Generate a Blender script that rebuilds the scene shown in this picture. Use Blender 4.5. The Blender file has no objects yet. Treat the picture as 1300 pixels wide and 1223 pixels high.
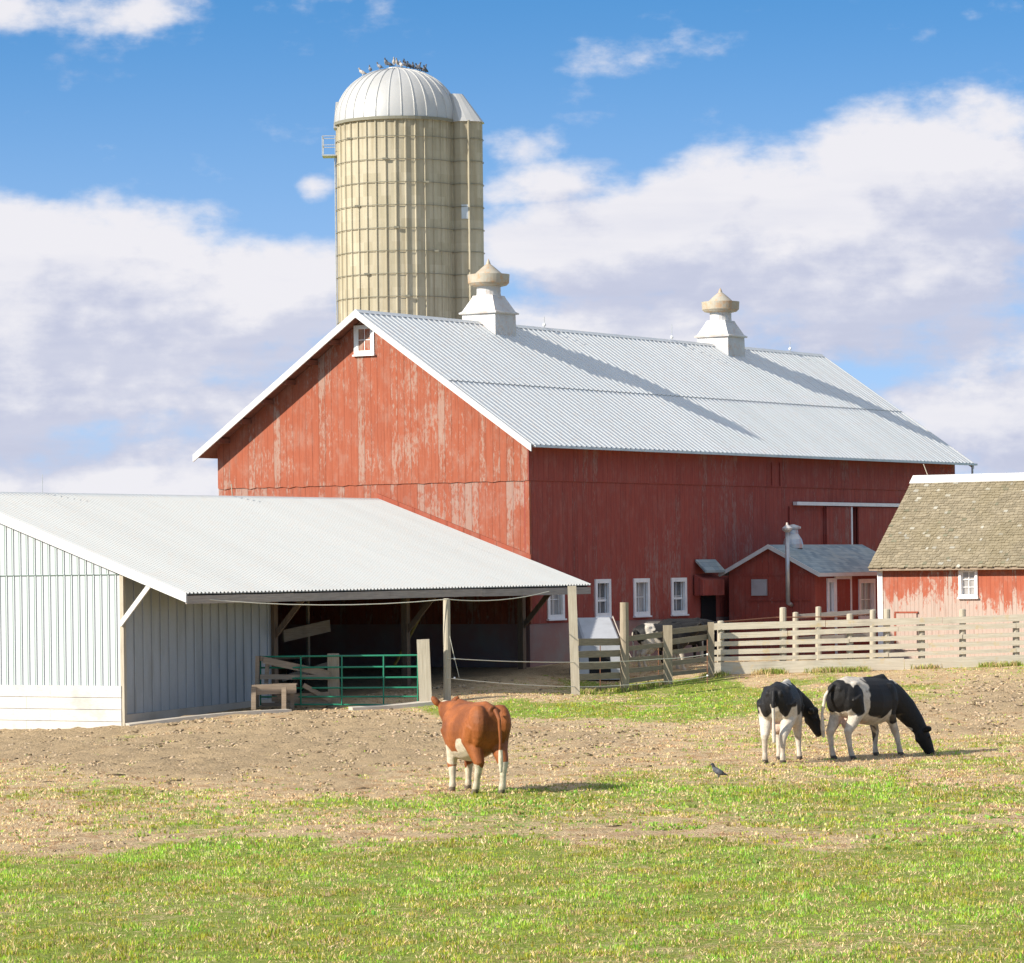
import bpy, bmesh, math, random
import numpy as np
from mathutils import Vector, Matrix, noise as mnoise
R = math.radians
random.seed(7); rng = np.random.default_rng(7)
scene = bpy.context.scene
C = scene.collection

# ------------------------------------------------------------------ camera
FPX, HZ, ROLL, CZ = 4572.58, 718.72, R(.69), 3.2        # focal length and horizon in photo pixels (1300 x 1223)
cam_d = bpy.data.cameras.new('camera'); cam = bpy.data.objects.new('camera', cam_d); C.objects.link(cam)
cam.location = (0, 0, CZ)
cam.rotation_euler = (Matrix.Rotation(R(90), 4, 'X') @ Matrix.Rotation(-ROLL, 4, 'Z')).to_euler()
cam_d.sensor_fit = 'HORIZONTAL'; cam_d.sensor_width = 36; cam_d.lens = FPX/1300*36
cam_d.clip_start = .5; cam_d.clip_end = 9000
PPX, PPY = 650+(HZ-611.5)*math.sin(ROLL), 611.5+(HZ-611.5)*math.cos(ROLL)
cam_d.shift_x = -(PPX-650)/1300; cam_d.shift_y = (PPY-611.5)/1300
scene.camera = cam

# ------------------------------------------------------------------ sun and exposure
ANG = R(31.74)                                           # barn axis against the view axis
BX, BY = .5, 110.06                                      # near corner of the big barn
UX, UY = math.sin(ANG), math.cos(ANG); VX, VY = -math.cos(ANG), math.sin(ANG)
ROTB = math.atan2(UY, UX)
SK, SE = .565, .63
trav = Vector((UX-SK*VX, UY-SK*VY, -SE)).normalized()
sun_d = bpy.data.lights.new('sun', 'SUN'); sun_d.energy = 4.2; sun_d.angle = R(.6); sun_d.color = (1, .93, .82)
sun = bpy.data.objects.new('sun', sun_d); C.objects.link(sun)
sun.rotation_euler = trav.to_track_quat('-Z', 'Y').to_euler()
sun_el = math.asin(-trav.z); sun_az = math.atan2(-trav.x, -trav.y)
vs = scene.view_settings; vs.view_transform = 'Standard'; vs.look = 'None'; vs.exposure = .82; vs.gamma = 1
scene.render.resolution_x = 1024; scene.render.resolution_y = 963

# ------------------------------------------------------------------ node helper
class NT:
    def __init__(s, tree): s.t = tree; s.t.nodes.clear()
    def n(s, typ, **kw):
        nd = s.t.nodes.new(typ)
        for k, v in kw.items(): setattr(nd, k, v)
        return nd
    def put(s, sock, v):
        if v is None: return
        if isinstance(v, (int, float)):
            try: sock.default_value = v
            except TypeError: sock.default_value = (v, v, v)
        elif isinstance(v, (tuple, list)):
            v = tuple(v)
            if len(sock.default_value) == 4 and len(v) == 3: v = v+(1,)
            sock.default_value = v
        else: s.t.links.new(v, sock)
    def m(s, op, a, b=None, c=None, clamp=False):
        nd = s.n('ShaderNodeMath', operation=op, use_clamp=clamp)
        s.put(nd.inputs[0], a); s.put(nd.inputs[1], b); s.put(nd.inputs[2], c); return nd.outputs[0]
    def vm(s, op, a, b=None, out=0):
        nd = s.n('ShaderNodeVectorMath', operation=op); s.put(nd.inputs[0], a); s.put(nd.inputs[1], b); return nd.outputs[out]
    def sep(s, v):
        nd = s.n('ShaderNodeSeparateXYZ'); s.put(nd.inputs[0], v); return nd.outputs
    def com(s, x, y, z):
        nd = s.n('ShaderNodeCombineXYZ'); s.put(nd.inputs[0], x); s.put(nd.inputs[1], y); s.put(nd.inputs[2], z); return nd.outputs[0]
    def noise(s, v, scale, detail=4, rough=.55, col=False):
        nd = s.n('ShaderNodeTexNoise'); s.put(nd.inputs['Vector'], v); nd.inputs['Scale'].default_value = scale
        nd.inputs['Detail'].default_value = detail; nd.inputs['Roughness'].default_value = rough
        return nd.outputs[1 if col else 0]
    def ss(s, x, a, b):                                   # smoothstep from a to b (a may exceed b)
        nd = s.n('ShaderNodeMapRange', interpolation_type='SMOOTHSTEP'); s.put(nd.inputs[0], x)
        if isinstance(a, (int, float)) and a > b: lo, hi, t0, t1 = b, a, 1, 0
        else: lo, hi, t0, t1 = a, b, 0, 1
        s.put(nd.inputs[1], lo); s.put(nd.inputs[2], hi); nd.inputs[3].default_value = t0; nd.inputs[4].default_value = t1
        return nd.outputs[0]
    def mix(s, f, a, b, mode='MIX'):
        nd = s.n('ShaderNodeMix', data_type='RGBA', blend_type=mode); s.put(nd.inputs[0], f); s.put(nd.inputs[6], a); s.put(nd.inputs[7], b); return nd.outputs[2]
    def ramp(s, f, pts):
        nd = s.n('ShaderNodeValToRGB'); s.put(nd.inputs[0], f); e = nd.color_ramp.elements
        while len(e) < len(pts): e.new(.5)
        for i, (p, c) in enumerate(pts): e[i].position = p; e[i].color = tuple(c)+(1,) if len(c) == 3 else c
        return nd.outputs[0]
    def bump(s, h, strength=.5, dist=.02):
        nd = s.n('ShaderNodeBump'); nd.inputs['Strength'].default_value = strength; nd.inputs['Distance'].default_value = dist
        s.put(nd.inputs['Height'], h); return nd.outputs[0]
    def obj(s): return s.n('ShaderNodeTexCoord').outputs['Object']
    def out(s, col, rough=.8, metal=0, normal=None, spec=.3):
        p = s.n('ShaderNodeBsdfPrincipled'); s.put(p.inputs['Base Color'], col); s.put(p.inputs['Roughness'], rough)
        s.put(p.inputs['Metallic'], metal); s.put(p.inputs['Specular IOR Level'], spec)
        if normal is not None: s.put(p.inputs['Normal'], normal)
        o = s.n('ShaderNodeOutputMaterial'); s.t.links.new(p.outputs[0], o.inputs[0]); return p

def new_mat(name):
    m = bpy.data.materials.new(name); m.use_nodes = True; return m, NT(m.node_tree)

# ------------------------------------------------------------------ world: sky and clouds, laid out by compass direction
world = bpy.data.worlds.new('World'); scene.world = world; world.use_nodes = True
w = NT(world.node_tree)
dirv = w.n('ShaderNodeTexCoord').outputs['Generated']
dx, dy, dz = w.sep(dirv)
sky = w.n('ShaderNodeTexSky', sky_type='NISHITA', sun_disc=False, sun_elevation=sun_el, sun_rotation=sun_az, altitude=300,
          air_density=1.0, dust_density=.3, ozone_density=3.0)
w.put(sky.inputs['Vector'], w.vm('NORMALIZE', w.com(dx, dy, w.m('ADD', w.m('MULTIPLY', w.m('ABSOLUTE', dz), 3.0), .14))))
az = w.m('ARCTAN2', dx, dy); el = w.m('ARCSINE', dz)
px = w.m('ADD', w.m('MULTIPLY', az, 10), .0)              # 1 unit = 0.1 rad = 457 photo pixels
py = w.m('MULTIPLY', el, 10)
def cloud_density(ox, oy):
    x = w.m('ADD', px, ox); y = w.m('ADD', py, oy)
    v = w.com(x, w.m('MULTIPLY', y, 1.6), 3.1)
    big = w.noise(v, 1.25, 3, .5); fine = w.noise(v, 3.4, 7, .58); wisp = w.noise(w.com(x, w.m('MULTIPLY', y, 4.2), 8.7), 1.9, 6, .6)
    d = w.m('ADD', w.m('MULTIPLY', w.m('SUBTRACT', fine, .5), 1.45), w.m('MULTIPLY', w.m('SUBTRACT', big, .5), .5))
    # banks: each blob (azimuth, elevation, half width, half height, strength)
    tot = None
    for (cx, cy, rx, ry, s) in BLOBS:
        ex = w.m('DIVIDE', w.m('SUBTRACT', x, cx), rx); ey = w.m('DIVIDE', w.m('SUBTRACT', y, cy), ry)
        q = w.m('SUBTRACT', 1, w.m('ADD', w.m('MULTIPLY', ex, ex), w.m('MULTIPLY', ey, ey)))
        q = w.m('MULTIPLY', w.m('MAXIMUM', q, -.75), s)
        tot = q if tot is None else w.m('MAXIMUM', tot, q)
    return w.m('ADD', tot, w.m('ADD', d, w.m('MULTIPLY', w.m('SUBTRACT', wisp, .5), .55)))
def P(x, y): return (x-650)/457.26, (719-y)/457.26        # photo position of a cloud -> compass units
def B(x, y, rx, ry, s=.8): a, b = P(x, y); return (a, b, rx/457.26, ry/457.26, s)
BLOBS = [B(120, 395, 330, 165, .85), B(-200, 430, 400, 200, .9), B(1100, 320, 330, 150, .85), B(1190, 255, 230, 135, .9), B(770, 320, 200, 85, .7), B(1500, 300, 330, 180, .9),
         B(960, 285, 190, 110, .75), B(300, 375, 190, 95, .7), B(672, 192, 60, 30, .22), B(402, 240, 26, 18, .26), B(50, 15, 200, 30, .3), B(1205, 410, 50, 26, .35), B(660, 430, 420, 80, .32), B(1150, 440, 330, 60, .50), B(1000, 395, 200, 45, .4), B(720, 240, 120, 40, .35),
         B(500, 640, 1100, 230, .62), B(820, 420, 420, 70, .5), B(120, 520, 420, 80, .62), B(1220, 560, 300, 120, .5), B(60, 560, 300, 80, .55)]
den = cloud_density(0, 0); den2 = cloud_density(-.10, .13)  # second sample towards the sun
cov = w.ss(den, -.03, .47)
lit = w.ss(w.m('SUBTRACT', den, den2), -.32, .42)
thick = w.ss(den, .25, 1.5)
layer = w.noise(w.com(w.m('MULTIPLY', px, .8), w.m('MULTIPLY', py, 5.5), 5.5), 1.0, 5, .55)
lum = w.m('SUBTRACT', w.m('ADD', .40, w.m('MULTIPLY', lit, .66)), w.m('MULTIPLY', thick, .10))
lum = w.m('ADD', lum, w.m('MULTIPLY', w.m('SUBTRACT', layer, .5), .9), clamp=True)
ccol = w.ramp(lum, [(0, (.46, .50, .65)), (.4, (.60, .63, .76)), (.75, (.77, .78, .85)), (1, (.90, .89, .91))])
skyc = w.mix(1, sky.outputs[0], (.062, .122, .142), 'MULTIPLY')
low = w.ss(py, 1.75, .2)
skyc = w.mix(w.m('MULTIPLY', low, .70), skyc, (.30, .37, .49))
allc = w.mix(w.m('MULTIPLY', cov, .96), skyc, w.mix(1, ccol, (.56, .555, .565), 'MULTIPLY'))
overh = w.m('MULTIPLY', w.ss(dz, .22, .6), .75)                 # bright veil added above the view as fill light
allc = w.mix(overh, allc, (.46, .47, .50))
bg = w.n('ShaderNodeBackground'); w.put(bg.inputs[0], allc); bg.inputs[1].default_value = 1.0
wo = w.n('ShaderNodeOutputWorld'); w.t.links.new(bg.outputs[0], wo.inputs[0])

# ------------------------------------------------------------------ coordinates
def B2W(u, v, z): return Vector((BX+UX*u+VX*v, BY+UY*u+VY*v, z))
def at(x, y, Y):                                          # photo pixel at distance Y -> world point
    ex, ey = x-650, y-611
    X = ex*math.cos(ROLL)-ey*math.sin(ROLL); Z = ex*math.sin(ROLL)+ey*math.cos(ROLL)
    return Vector((X/FPX*Y, Y, CZ-(Z-(HZ-611))/FPX*Y))
def to_px(X, Y, Z):
    x = FPX*X/Y; y = (HZ-611)-FPX*(Z-CZ)/Y
    return 650+x*math.cos(ROLL)+y*math.sin(ROLL), 611-x*math.sin(ROLL)+y*math.cos(ROLL)

# ------------------------------------------------------------------ terrain height
_cp = [(-12, 28, -.2), (0, 28, -.2), (12, 28, -.2), (-.6, 55.4, -.27), (-14, 55, -.33), (4.84, 64, -.31), (6.3, 64.5, -.31), (16, 65, -.2), (-15, 72, -.5), (18, 90, .05),
       (-9.5, 90, -.80), (-7, 90, -.60), (-5, 92, -.52), (-1.8, 95.5, -.36), (-2.35, 95, -.44), (-4.85, 96.6, -.5), (1.75, 101, -.47), (1.9, 103.5, -.45), (3.14, 104.3, -.4), (4.5, 105.3, -.29),
       (5.87, 106.5, -.12), (15.2, 107.4, .05), (11, 107, -.04), (.6, 101, -.38), (.6, 104, -.17), (.5, 107, -.02), (25, 120, 0), (-30, 60, -.7), (30, 60, -.1), (-25, 100, -1), (10, 90, -.15), (3, 85, -.33), (-5, 80, -.45)]
_cp += [tuple(B2W(u, v, z)) for u, v, z in [(-20.2, 0, -.81), (-20.2, 4, -.94), (-20.2, 12, -.95), (-13.5, 0, -.48), (-6.9, 0, -.25), (-.5, 0, .05), (0, 0, .1), (10, 0, .1), (31, 0, .1), (12, -4, .08), (12.8, -6, .02), (0, 11, .1), (-10, 8, -.1), (30, 20, .1), (-22, -6, -.78)]]
_cp = np.array(_cp, float)
_D = np.hypot(_cp[:, None, 0]-_cp[None, :, 0], _cp[:, None, 1]-_cp[None, :, 1])
_n = len(_cp); _A = np.ones((_n+1, _n+1)); _A[:_n, :_n] = np.sqrt(_D**2+9)+np.eye(_n)*-.02; _A[_n, _n] = 0
_wt = np.linalg.solve(_A, np.append(_cp[:, 2], 0))
def ghv(X, Y):
    X = np.asarray(X, float); Y = np.asarray(Y, float); s = np.full(X.shape, _wt[-1])
    for i in range(_n): s = s+_wt[i]*np.sqrt((X-_cp[i, 0])**2+(Y-_cp[i, 1])**2+9)
    far = np.clip((np.hypot(X, Y-75)-60)/60, 0, 1); far = far*far*(3-2*far)
    return s*(1-far)-.35*far
def gz(X, Y): return float(ghv(np.array([X]), np.array([Y]))[0])

# value noise in numpy
def vnoise(x, y, seed=0):
    xi = np.floor(x).astype(np.int64); yi = np.floor(y).astype(np.int64); fx = x-xi; fy = y-yi
    def h(a, b):
        n = (a*374761393+b*668265263+seed*1442695041) & 0xffffffff
        n = ((n ^ (n >> 13))*1274126177) & 0xffffffff
        return ((n ^ (n >> 16)) & 0xffff)/65535.
    fx = fx*fx*(3-2*fx); fy = fy*fy*(3-2*fy)
    return (h(xi, yi)*(1-fx)+h(xi+1, yi)*fx)*(1-fy)+(h(xi, yi+1)*(1-fx)+h(xi+1, yi+1)*fx)*fy
def fbm(x, y, sc, seed=0, oct=4):
    s = 0; a = .5; t = 0
    for o in range(oct): s = s+a*vnoise(x*sc, y*sc, seed+o); t += a; a *= .5; sc *= 2.03
    return s/t
def sstep(x, a, b): t = np.clip((x-a)/(b-a), 0, 1); return t*t*(3-2*t)

GREEN = [(700, 1014, 270, 12, .5), (740, 905, 200, 12, 1.3), (955, 890, 110, 10, .9), (1185, 880, 55, 12, .6), (825, 874, 105, 8, 1.2), (60, 938, 95, 7, 1.0), (150, 935, 45, 6, 1.0), (575, 907, 30, 15, 1),
         (990, 942, 45, 8, .5), (1250, 965, 60, 14, .45), (1160, 1005, 110, 14, .35), (820, 985, 120, 9, .35), (470, 1022, 110, 8, .6), (250, 1058, 60, 9, .4), (1050, 1020, 110, 12, .45), (1100, 1055, 120, 8, .4), (920, 1078, 90, 8, .6), (1000, 868, 90, 6, .5), (1150, 838, 100, 6, .5)]
SOIL = [(250, 955, 380, 22, 1.5), (420, 925, 160, 18, 1.2), (720, 928, 130, 12, .7), (800, 1058, 260, 14, .8), (300, 1068, 260, 10, .7), (1270, 895, 85, 30, 1.2), (1200, 1052, 130, 22, .6), (1150, 915, 90, 20, .4), (300, 985, 300, 20, .4), (900, 970, 90, 12, .4), (840, 885, 60, 5, .4)]
def cover(X, Y, Z):
    """green, straw and soil share of the ground at world points"""
    x, y = to_px(X, Y, Z)
    n1 = fbm(X, Y*.45, .55, 3)-.5; n2 = fbm(X, Y*.6, 2.2, 11)-.5; n3 = fbm(X, Y*.35, .22, 29)-.5
    yy = y+n1*34+n2*16+n3*20; xx = x+n1*60+n2*24
    def blobs(L):
        s = np.zeros_like(x)
        for cx, cy, rx, ry, a in L: s = s+a*np.exp(-((xx-cx)/rx)**2-((yy-cy)/ry)**2)
        return s
    g = sstep(yy, 1066, 1090)*(1.12+n3*.9+n1*.9)
    mid = sstep(yy, 975, 1010)*(1-sstep(yy, 1066, 1090))
    g = g+mid*(.46+.10*(xx > 450)+n1*1.4+n3*.9)+(1-sstep(yy, 975, 1010))*(.12+.27*(xx > 640)+n1*1.0)+blobs(GREEN)+n2*.55
    s = blobs(SOIL)*(1-.85*sstep(yy, 1068, 1085))+.22+n2*.6-n1*.4
    u = (X-BX)*UX+(Y-BY)*UY; v = (X-BX)*VX+(Y-BY)*VY
    shed = sstep(v, -3.4, -1.8)*(1-sstep(u, -1, 1)); g = g*(1-shed); s = s+shed*.8
    pen = sstep(v+.30*u, -6.6, -5.5)*sstep(u, -4, -1); g = g*(1-.9*pen)
    st = np.full_like(x, .66)+n3*.5
    g = np.clip(g, 0, 2)**1.6; s = np.clip(s, 0, 2)**1.5; st = np.clip(st, .05, 2)
    t = g+s+st
    return g/t, st/t, s/t

# ------------------------------------------------------------------ mesh helper
class MB:
    def __init__(s, org=(0, 0, 0)): s.v = []; s.f = []; s.o = Vector(org); s.c = []; s.col = None
    def add(s, vs_, fs):
        b = len(s.v); s.v += [Vector(p)-s.o for p in vs_]; s.f += [tuple(i+b for i in f) for f in fs]
        if s.col is not None: s.c += [s.col]*len(vs_)
    def box(s, a, b):
        x0, y0, z0 = a; x1, y1, z1 = b
        if x0 > x1: x0, x1 = x1, x0
        if y0 > y1: y0, y1 = y1, y0
        if z0 > z1: z0, z1 = z1, z0
        s.add([(x0, y0, z0), (x1, y0, z0), (x1, y1, z0), (x0, y1, z0), (x0, y0, z1), (x1, y0, z1), (x1, y1, z1), (x0, y1, z1)],
              [(0, 3, 2, 1), (4, 5, 6, 7), (0, 1, 5, 4), (1, 2, 6, 5), (2, 3, 7, 6), (3, 0, 4, 7)])
    def beam(s, p, q, wd, ht, up=(0, 0, 1), wob=0):
        p = Vector(p); q = Vector(q); d = (q-p).normalized(); up = Vector(up)
        if abs(d.dot(up)) > .98: up = Vector((0, 1, 0))
        sd = d.cross(up).normalized()*wd/2; u2 = sd.cross(d).normalized()*ht/2
        n = 2 if not wob else max(2, int((q-p).length/.35)+1); vsx = []
        for i in range(n):
            c = p.lerp(q, i/(n-1)); a = 1+wob*(random.random()-.5); c = c+u2.normalized()*wob*ht*(random.random()-.5)*.5
            vsx += [c-sd-u2*a, c+sd-u2*a, c+sd+u2*a, c-sd+u2*a]
        fs = [(3, 2, 1, 0), tuple((n-1)*4+k for k in (0, 1, 2, 3))]
        for i in range(n-1):
            for k in range(4): fs.append((i*4+k, i*4+(k+1) % 4, i*4+4+(k+1) % 4, i*4+4+k))
        s.add(vsx, fs)
    def tube(s, pts, rad, n=8, cap=True):
        pts = [Vector(p) for p in pts]; m = len(pts); rad = rad if isinstance(rad, (list, tuple)) else [rad]*m
        vsx = []; ref = None
        for i, p in enumerate(pts):
            d = (pts[min(i+1, m-1)]-pts[max(i-1, 0)]).normalized()
            if ref is None: ref = d.orthogonal().normalized()
            ref = (ref-d*ref.dot(d)).normalized(); b = d.cross(ref)
            for k in range(n): t = 2*math.pi*k/n; vsx.append(p+(ref*math.cos(t)+b*math.sin(t))*rad[i])
        fs = [(i*n+k, i*n+(k+1) % n, (i+1)*n+(k+1) % n, (i+1)*n+k) for i in range(m-1) for k in range(n)]
        if cap: fs += [tuple(range(n-1, -1, -1)), tuple((m-1)*n+k for k in range(n))]
        s.add(vsx, fs)
    def lathe(s, prof, n=24, c=(0, 0), sq=False, cap=True):
        vsx = []; fs = []; m = len(prof)
        for r, z in prof:
            for k in range(n):
                t = 2*math.pi*(k+.5*sq)/n; rr = r*(1/math.cos(math.pi/4) if sq else 1); vsx.append((c[0]+rr*math.cos(t), c[1]+rr*math.sin(t), z))
        for i in range(m-1):
            for k in range(n): fs.append((i*n+k, i*n+(k+1) % n, (i+1)*n+(k+1) % n, (i+1)*n+k))
        if cap: fs += [tuple(range(n-1, -1, -1)), tuple((m-1)*n+k for k in range(n))]
        s.add(vsx, fs)
    def prism(s, poly, off):                               # polygon (3D points) extruded by a vector
        n = len(poly); off = Vector(off); a = [Vector(p) for p in poly]
        s.add(a+[p+off for p in a], [tuple(range(n-1, -1, -1)), tuple(range(n, 2*n))]+[(k, (k+1) % n, (k+1) % n+n, k+n) for k in range(n)])
    def quad(s, *p): s.add(p, [tuple(range(len(p)))])
    def build(s, name, mat, parent=None, smooth=False, bevel=0, fix=True):
        me = bpy.data.meshes.new(name); me.from_pydata([tuple(p) for p in s.v], [], s.f); me.update()
        if s.c:
            at_ = me.color_attributes.new('Col', 'FLOAT_COLOR', 'POINT'); at_.data.foreach_set('color', np.array([tuple(c)+(1,) for c in s.c], 'f').ravel())
        if fix:
            bm = bmesh.new(); bm.from_mesh(me); bmesh.ops.recalc_face_normals(bm, faces=bm.faces); bm.to_mesh(me); bm.free()
        if smooth:
            me.polygons.foreach_set('use_smooth', [True]*len(me.polygons))
        me.materials.append(mat)
        o = bpy.data.objects.new(name, me); C.objects.link(o); o.parent = parent
        if bevel:
            b = o.modifiers.new('bevel', 'BEVEL'); b.width = bevel; b.segments = 1; b.limit_method = 'ANGLE'
        return o
def tag(o, label=None, cat=None, group=None, kind=None):
    for k, v in (('label', label), ('category', cat), ('group', group), ('kind', kind)):
        if v: o[k] = v
    return o
def thing(name, label, cat, loc, rz=0, group=None):
    o = bpy.data.objects.new(name, None); C.objects.link(o); o.location = loc; o.rotation_euler = (0, 0, rz); o.empty_display_size = .3
    return tag(o, label, cat, group)
def barn_thing(name, label, cat, u, v, z):                 # a thing set square to the big barn; parts use barn coordinates
    return thing(name, label, cat, B2W(u, v, z), ROTB), (u, v, z)
def wbox(mb, ax, a0, a1, z0, z1, d0, d1):                  # box on a wall: ax 'v' wall faces -v (a = u), ax 'u' wall faces -u (a = v)
    if ax == 'v': mb.box((a0, d0, z0), (a1, d1, z1))
    else: mb.box((d0, a0, z0), (d1, a1, z1))
def wall_holes(mb, ax, a0, a1, z0, z1, d, t, holes):       # slab wall with real openings
    As = sorted(set([a0, a1]+[h[i] for h in holes for i in (0, 1)])); Zs = sorted(set([z0, z1]+[h[i] for h in holes for i in (2, 3)]))
    def pt(a, dd, z): return (a, dd, z) if ax == 'v' else (dd, a, z)
    def hole(i, j):
        if i < 0 or j < 0 or i >= len(As)-1 or j >= len(Zs)-1: return True
        ca = (As[i]+As[i+1])/2; cz = (Zs[j]+Zs[j+1])/2
        return any(h[0] < ca < h[1] and h[2] < cz < h[3] for h in holes)
    for i in range(len(As)-1):
        for j in range(len(Zs)-1):
            if hole(i, j): continue
            A0, A1, Z0, Z1 = As[i], As[i+1], Zs[j], Zs[j+1]
            mb.quad(pt(A0, d, Z0), pt(A1, d, Z0), pt(A1, d, Z1), pt(A0, d, Z1)); mb.quad(pt(A0, d+t, Z0), pt(A0, d+t, Z1), pt(A1, d+t, Z1), pt(A1, d+t, Z0))
            if hole(i-1, j): mb.quad(pt(A0, d, Z0), pt(A0, d, Z1), pt(A0, d+t, Z1), pt(A0, d+t, Z0))
            if hole(i+1, j): mb.quad(pt(A1, d, Z0), pt(A1, d+t, Z0), pt(A1, d+t, Z1), pt(A1, d, Z1))
            if hole(i, j-1): mb.quad(pt(A0, d, Z0), pt(A0, d+t, Z0), pt(A1, d+t, Z0), pt(A1, d, Z0))
            if hole(i, j+1): mb.quad(pt(A0, d, Z1), pt(A1, d, Z1), pt(A1, d+t, Z1), pt(A0, d+t, Z1))
def window(parent, org, ax, a0, a1, z0, z1, d, mats, nx=2, ny=2, fw=.13, depth=.09, sill=True, rail=None, label=None):
    f = MB(org)
    wbox(f, ax, a0-fw, a0, z0-fw, z1+fw, d-.045, d+depth*.4); wbox(f, ax, a1, a1+fw, z0-fw, z1+fw, d-.045, d+depth*.4)
    wbox(f, ax, a0, a1, z1, z1+fw, d-.045, d+depth*.4); wbox(f, ax, a0, a1, z0-fw, z0, d-.045, d+depth*.4)
    o = f.build('window', mats[0], parent)
    if sill: s_ = MB(org); wbox(s_, ax, a0-fw-.03, a1+fw+.03, z0-fw-.05, z0-fw, d-.1, d+.01); s_.build('sill', mats[0], o)
    b = MB(org); t = .022
    for i in range(1, nx): a = a0+(a1-a0)*i/nx; wbox(b, ax, a-t/2, a+t/2, z0, z1, d+depth-.035, d+depth-.01)
    for j in range(1, ny): z = z0+(z1-z0)*j/ny; wbox(b, ax, a0, a1, z-t/2, z+t/2, d+depth-.037, d+depth-.012)
    if rail: z = z0+(z1-z0)*rail; wbox(b, ax, a0, a1, z-.035, z+.035, d+depth-.06, d+depth-.008)
    for a, c in ((a0, a0+.035), (a1-.035, a1)): wbox(b, ax, a, c, z0, z1, d+depth-.055, d+depth-.005)
    b.build('sash', mats[0], o)
    p = MB(org); wbox(p, ax, a0-.02, a1+.02, z0-.02, z1+.02, d+depth, d+depth+.02); p.build('pane', mats[1], o)
    if label: tag(o, label)
    return o

# ------------------------------------------------------------------ materials
def mat_boards(name, c1, c2, peel, amt, bw=.24, low=None, seed=0., groove=.55, peelc2=None, ms=.12):
    """vertical painted boards; amt = how much paint is gone; low=(z0,z1) bares the wood below z1"""
    m, t = new_mat(name); x, y, z = t.sep(t.obj()); s = t.m('ADD', t.m('ADD', x, y), seed)
    idx = t.m('FLOOR', t.m('DIVIDE', s, bw)); fr = t.m('FRACT', t.m('DIVIDE', s, bw))
    wn = t.n('ShaderNodeTexWhiteNoise', noise_dimensions='1D'); t.put(wn.inputs['W'], idx); rnd = wn.outputs[0]
    big = t.noise(t.com(s, seed, z), .33, 4, .6)
    streak = t.noise(t.com(t.m('MULTIPLY', s, 13), t.m('MULTIPLY', rnd, 5), t.m('MULTIPLY', z, 1.0)), 1, 7, .7)
    fine = t.noise(t.com(t.m('MULTIPLY', s, 26), 0, t.m('MULTIPLY', z, 7)), 1, 4, .7)
    fleck = t.noise(t.com(t.m('MULTIPLY', s, 11), 4., t.m('MULTIPLY', z, 4)), 1, 6, .75)
    base = t.mix(t.m('MULTIPLY_ADD', t.m('SUBTRACT', streak, .5), 2.2, .5, clamp=True), c1, c2)
    base = t.mix(t.m('MULTIPLY', t.ss(rnd, .6, 1), .22), base, (c2[0]*.55, c2[1]*.6, c2[2]*.6))
    sc = t.m('ADD', t.m('MULTIPLY', big, 1.0), t.m('MULTIPLY', streak, .55)); sc = t.m('ADD', sc, t.m('MULTIPLY', fleck, 1.0))
    sc = t.m('ADD', sc, t.m('MULTIPLY', t.m('SUBTRACT', rnd, .5), .26))
    if low: sc = t.m('ADD', sc, t.m('MULTIPLY', t.ss(z, low[1], low[0]), low[2]))
    mask = t.ss(sc, 1.52-amt, 1.68-amt)
    pc = t.mix(fine, peel, peelc2 or tuple(c*.62 for c in peel))
    col = t.mix(t.m('MULTIPLY', mask, t.m('MULTIPLY_ADD', fine, .9, ms, clamp=True)), base, pc)
    drip = t.noise(t.com(t.m('MULTIPLY', s, 17), 9., t.m('MULTIPLY', z, .45)), 1, 5, .6)
    col = t.mix(t.m('MULTIPLY', t.ss(drip, .54, .72), .45), col, tuple(c*.38 for c in c2))
    wear = t.noise(t.com(t.m('MULTIPLY', s, 2.2), 2., t.m('MULTIPLY', z, 1.3)), 1, 5, .7)
    col = t.mix(t.m('MULTIPLY', t.ss(wear, .45, .75), .30), col, pc)
    gr = t.ss(t.m('ABSOLUTE', t.m('SUBTRACT', fr, .5)), .43, .5)
    grv = t.m('MULTIPLY', gr, t.m('MULTIPLY_ADD', rnd, .8, .2))
    col = t.mix(t.m('MULTIPLY', grv, groove), col, tuple(c*.22 for c in c2))
    h = t.m('SUBTRACT', t.m('ADD', t.m('MULTIPLY', fine, .15), t.m('MULTIPLY', rnd, .3)), t.m('MULTIPLY', gr, .8))
    t.out(col, .82, 0, t.bump(h, .5, .015), .2); return m
def mat_wood(name, c1, c2, scale=1., rough=.85, axis='x', lich=0):
    m, t = new_mat(name); v = t.obj(); x, y, z = t.sep(v)
    k = {'x': (1.3, 5, 24), 'z': (24, 24, 1.2), 'n': (4, 4, 4)}[axis]
    g = t.noise(t.com(t.m('MULTIPLY', x, k[0]), t.m('MULTIPLY', y, k[1]), t.m('MULTIPLY', z, k[2])), 1.6*scale, 6, .65)
    b = t.noise(v, 1.1, 3, .6)
    col = t.mix(t.m('MULTIPLY_ADD', t.m('SUBTRACT', g, .5), 2.4, .5, clamp=True), c1, c2)
    col = t.mix(t.m('MULTIPLY', t.ss(b, .5, .72), .45), col, tuple(c*.5 for c in c1))
    if lich: col = t.mix(t.m('MULTIPLY', t.ss(t.noise(v, 3.1, 5, .7), .55, .66), lich), col, (.62, .42, .10))
    t.out(col, rough, 0, t.bump(g, .5, .01), .2); return m
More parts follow.
